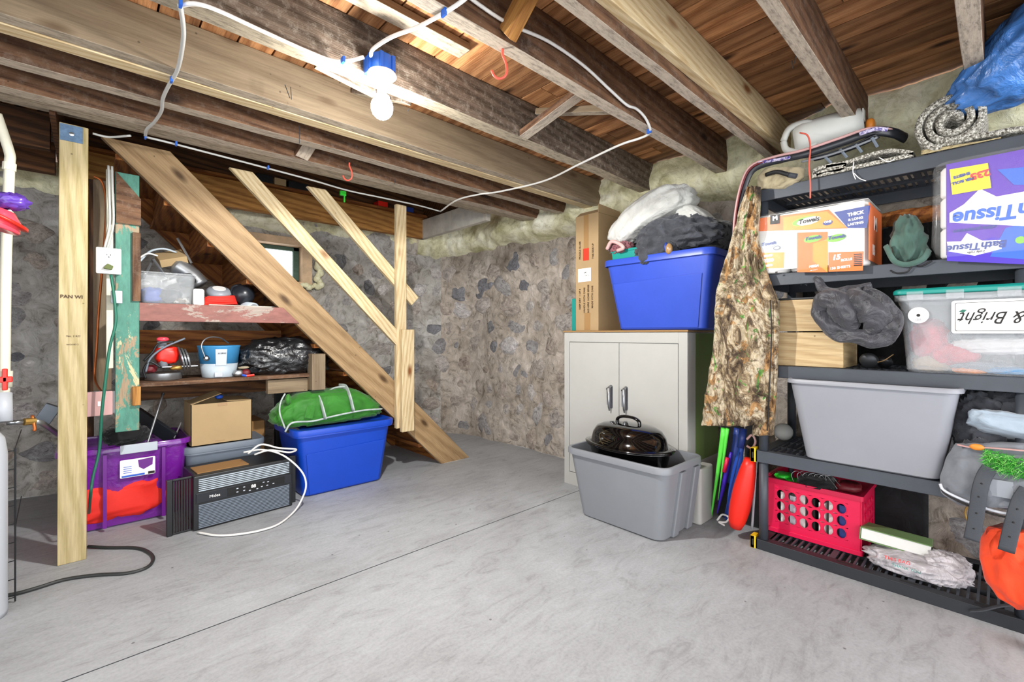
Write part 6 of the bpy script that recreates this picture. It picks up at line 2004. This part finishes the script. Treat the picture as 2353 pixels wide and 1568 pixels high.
# ------------------------------------------------------------------ camouflage trousers hung on the shelf corner
cm = thing('camouflage_trousers', 'leaf camouflage hunting trousers hanging from the left corner of the shelving', 'trousers', (2.40, .9, .60))
drape([(1718, 1748, 430), (1706, 1748, 470), (1690, 1745, 520), (1676, 1742, 570), (1664, 1742, 620), (1652, 1752, 660), (1645, 1762, 720), (1640, 1768, 780), (1634, 1766, 840), (1626, 1762, 900), (1617, 1758, 950), (1616, 1748, 978)], 2.395, 'leaf_camouflage', 'leg', cm, [.02, .03, .035, .04, .045, .045, .045, .045, .04, .04, .035, .03], nu=96, fold=.014, nf=8, seed=3)
drape([(1722, 1745, 560), (1730, 1768, 640), (1738, 1788, 690), (1742, 1792, 740), (1744, 1788, 800), (1740, 1786, 870), (1736, 1782, 940), (1728, 1777, 1000)], 2.415, 'leaf_camouflage', 'leg', cm, [.02, .03, .035, .035, .035, .03, .03, .025], nu=72, fold=.006, nf=6, seed=11)
cord('seam', [onX(1770, 690, 2.375), onX(1773, 760, 2.378), onX(1770, 850, 2.378), onX(1766, 940, 2.383), onX(1763, 990, 2.385)], .003, 'ink', None, None, cm)
drape([(1700, 1722, 905), (1698, 1760, 912), (1700, 1758, 965)], 2.365, 'leaf_camouflage', 'pocket', cm, .012, fold=.003, seed=5)

# ------------------------------------------------------------------ leaning things between cabinet and shelves
def lean(name, label, cat, low, high, r, mat, n=12, rs_=None, x0=2.6, x1=2.6):
    a, b_ = onX(low[0], low[1], x0), onX(high[0], high[1], x1)
    a.z = max(a.z, .005)
    t = thing(name, label, cat, (a.x, a.y, 0))
    K = 10
    pts = [a.lerp(b_, i / K) for i in range(K + 1)]
    MB().tube(pts, rs_ or r, n).build('shaft', mat, t, smooth=True)
    return t


bpn = thing('folding_chair', 'black bagged folding chair standing behind the coloured umbrellas', 'chair bag', (2.72, 1.12, 0))
MB().box(-.035, .035, -.06, .06, 0, .66, Matrix.Translation((2.75, 1.09, 0)) @ Matrix.Rotation(.04, 4, 'X')).build('bag', 'black_cloth', bpn, bevel=.02, seg=3)
MB().box(-.03, .03, -.05, .05, 0, .60, Matrix.Translation((2.74, .95, 0)) @ Matrix.Rotation(.02, 4, 'X')).build('bag', 'black_cloth', bpn, bevel=.02, seg=3)
t = lean('fishing_rod', 'lime green pole leaning in the gap beside the cabinet', 'pole', (1634, 1190), (1664, 985), .009, 'lime', rs_=[.004 + .0012 * i for i in range(11)], x0=2.66)
a = lean('fishing_rod', 'slim lime green rod right beside the lime pole', 'pole', (1650, 1150), (1672, 985), .005, 'lime', rs_=[.002 + .0008 * i for i in range(11)], x0=2.64)
t = lean('umbrella', 'furled bright blue umbrella leaning between cabinet and shelves', 'umbrella', (1668, 1195), (1706, 1020), .02, 'blue_plastic', rs_=[.004, .008, .012, .016, .020, .021, .022, .022, .020, .014, .012], x0=2.62, x1=2.60)
MB().tube([onX(1702, 1030, 2.585), onX(1708, 985, 2.60)], .018, 10).build('handle', 'print_navy', t, smooth=True)
cord('rib', [onX(1664, 1190, 2.60), onX(1682, 1110, 2.58), onX(1700, 1040, 2.585)], .003, 'print_navy', None, None, t)
t = lean('umbrella', 'furled umbrella with a black and violet patterned cover left of the blue one', 'umbrella', (1648, 1180), (1680, 1040), .012, 'print_violet', rs_=[.003, .005, .007, .009, .011, .012, .012, .012, .011, .009, .007], x0=2.65, x1=2.63)
MB().tube([onX(1664, 1085, 2.61), onX(1672, 1052, 2.61)], .011, 10).build('red_band', 'pink_plastic', t, smooth=True)
t = lean('beach_umbrella', 'bright red furled beach umbrella leaning on the shelf pole', 'umbrella', (1690, 1212), (1724, 1055), .05, 'red', n=20, rs_=[.030, .042, .047, .05, .05, .05, .048, .044, .04, .034, .026], x0=2.50, x1=2.50)
t = lean('tent_bag', 'dark blue tent bag standing behind the blue umbrella', 'bag', (1680, 1110), (1696, 985), .022, 'print_navy', x0=2.68, x1=2.68)
t = lean('pole', 'thin white pole beside the shelf pole', 'pole', (1728, 1215), (1738, 1060), .006, 'pipe_grey', x0=2.56, x1=2.56)
cord('ring_handle', [onX(1716, 1010, 2.52), onX(1728, 1000, 2.52), onX(1736, 1015, 2.52), onX(1728, 1030, 2.52), onX(1716, 1025, 2.52)], .006, 'bag_pink', 'pinkish ring handle under the camouflage trousers', 'handle')
cord('rope', [onX(1648, 1196, 2.58), onX(1660, 1183, 2.58), onX(1675, 1190, 2.56), onX(1668, 1200, 2.56), onX(1652, 1200, 2.56), onX(1665, 1208, 2.55)], .005, 'tissue_white', 'white rope end on the floor below the blue umbrella', 'rope')
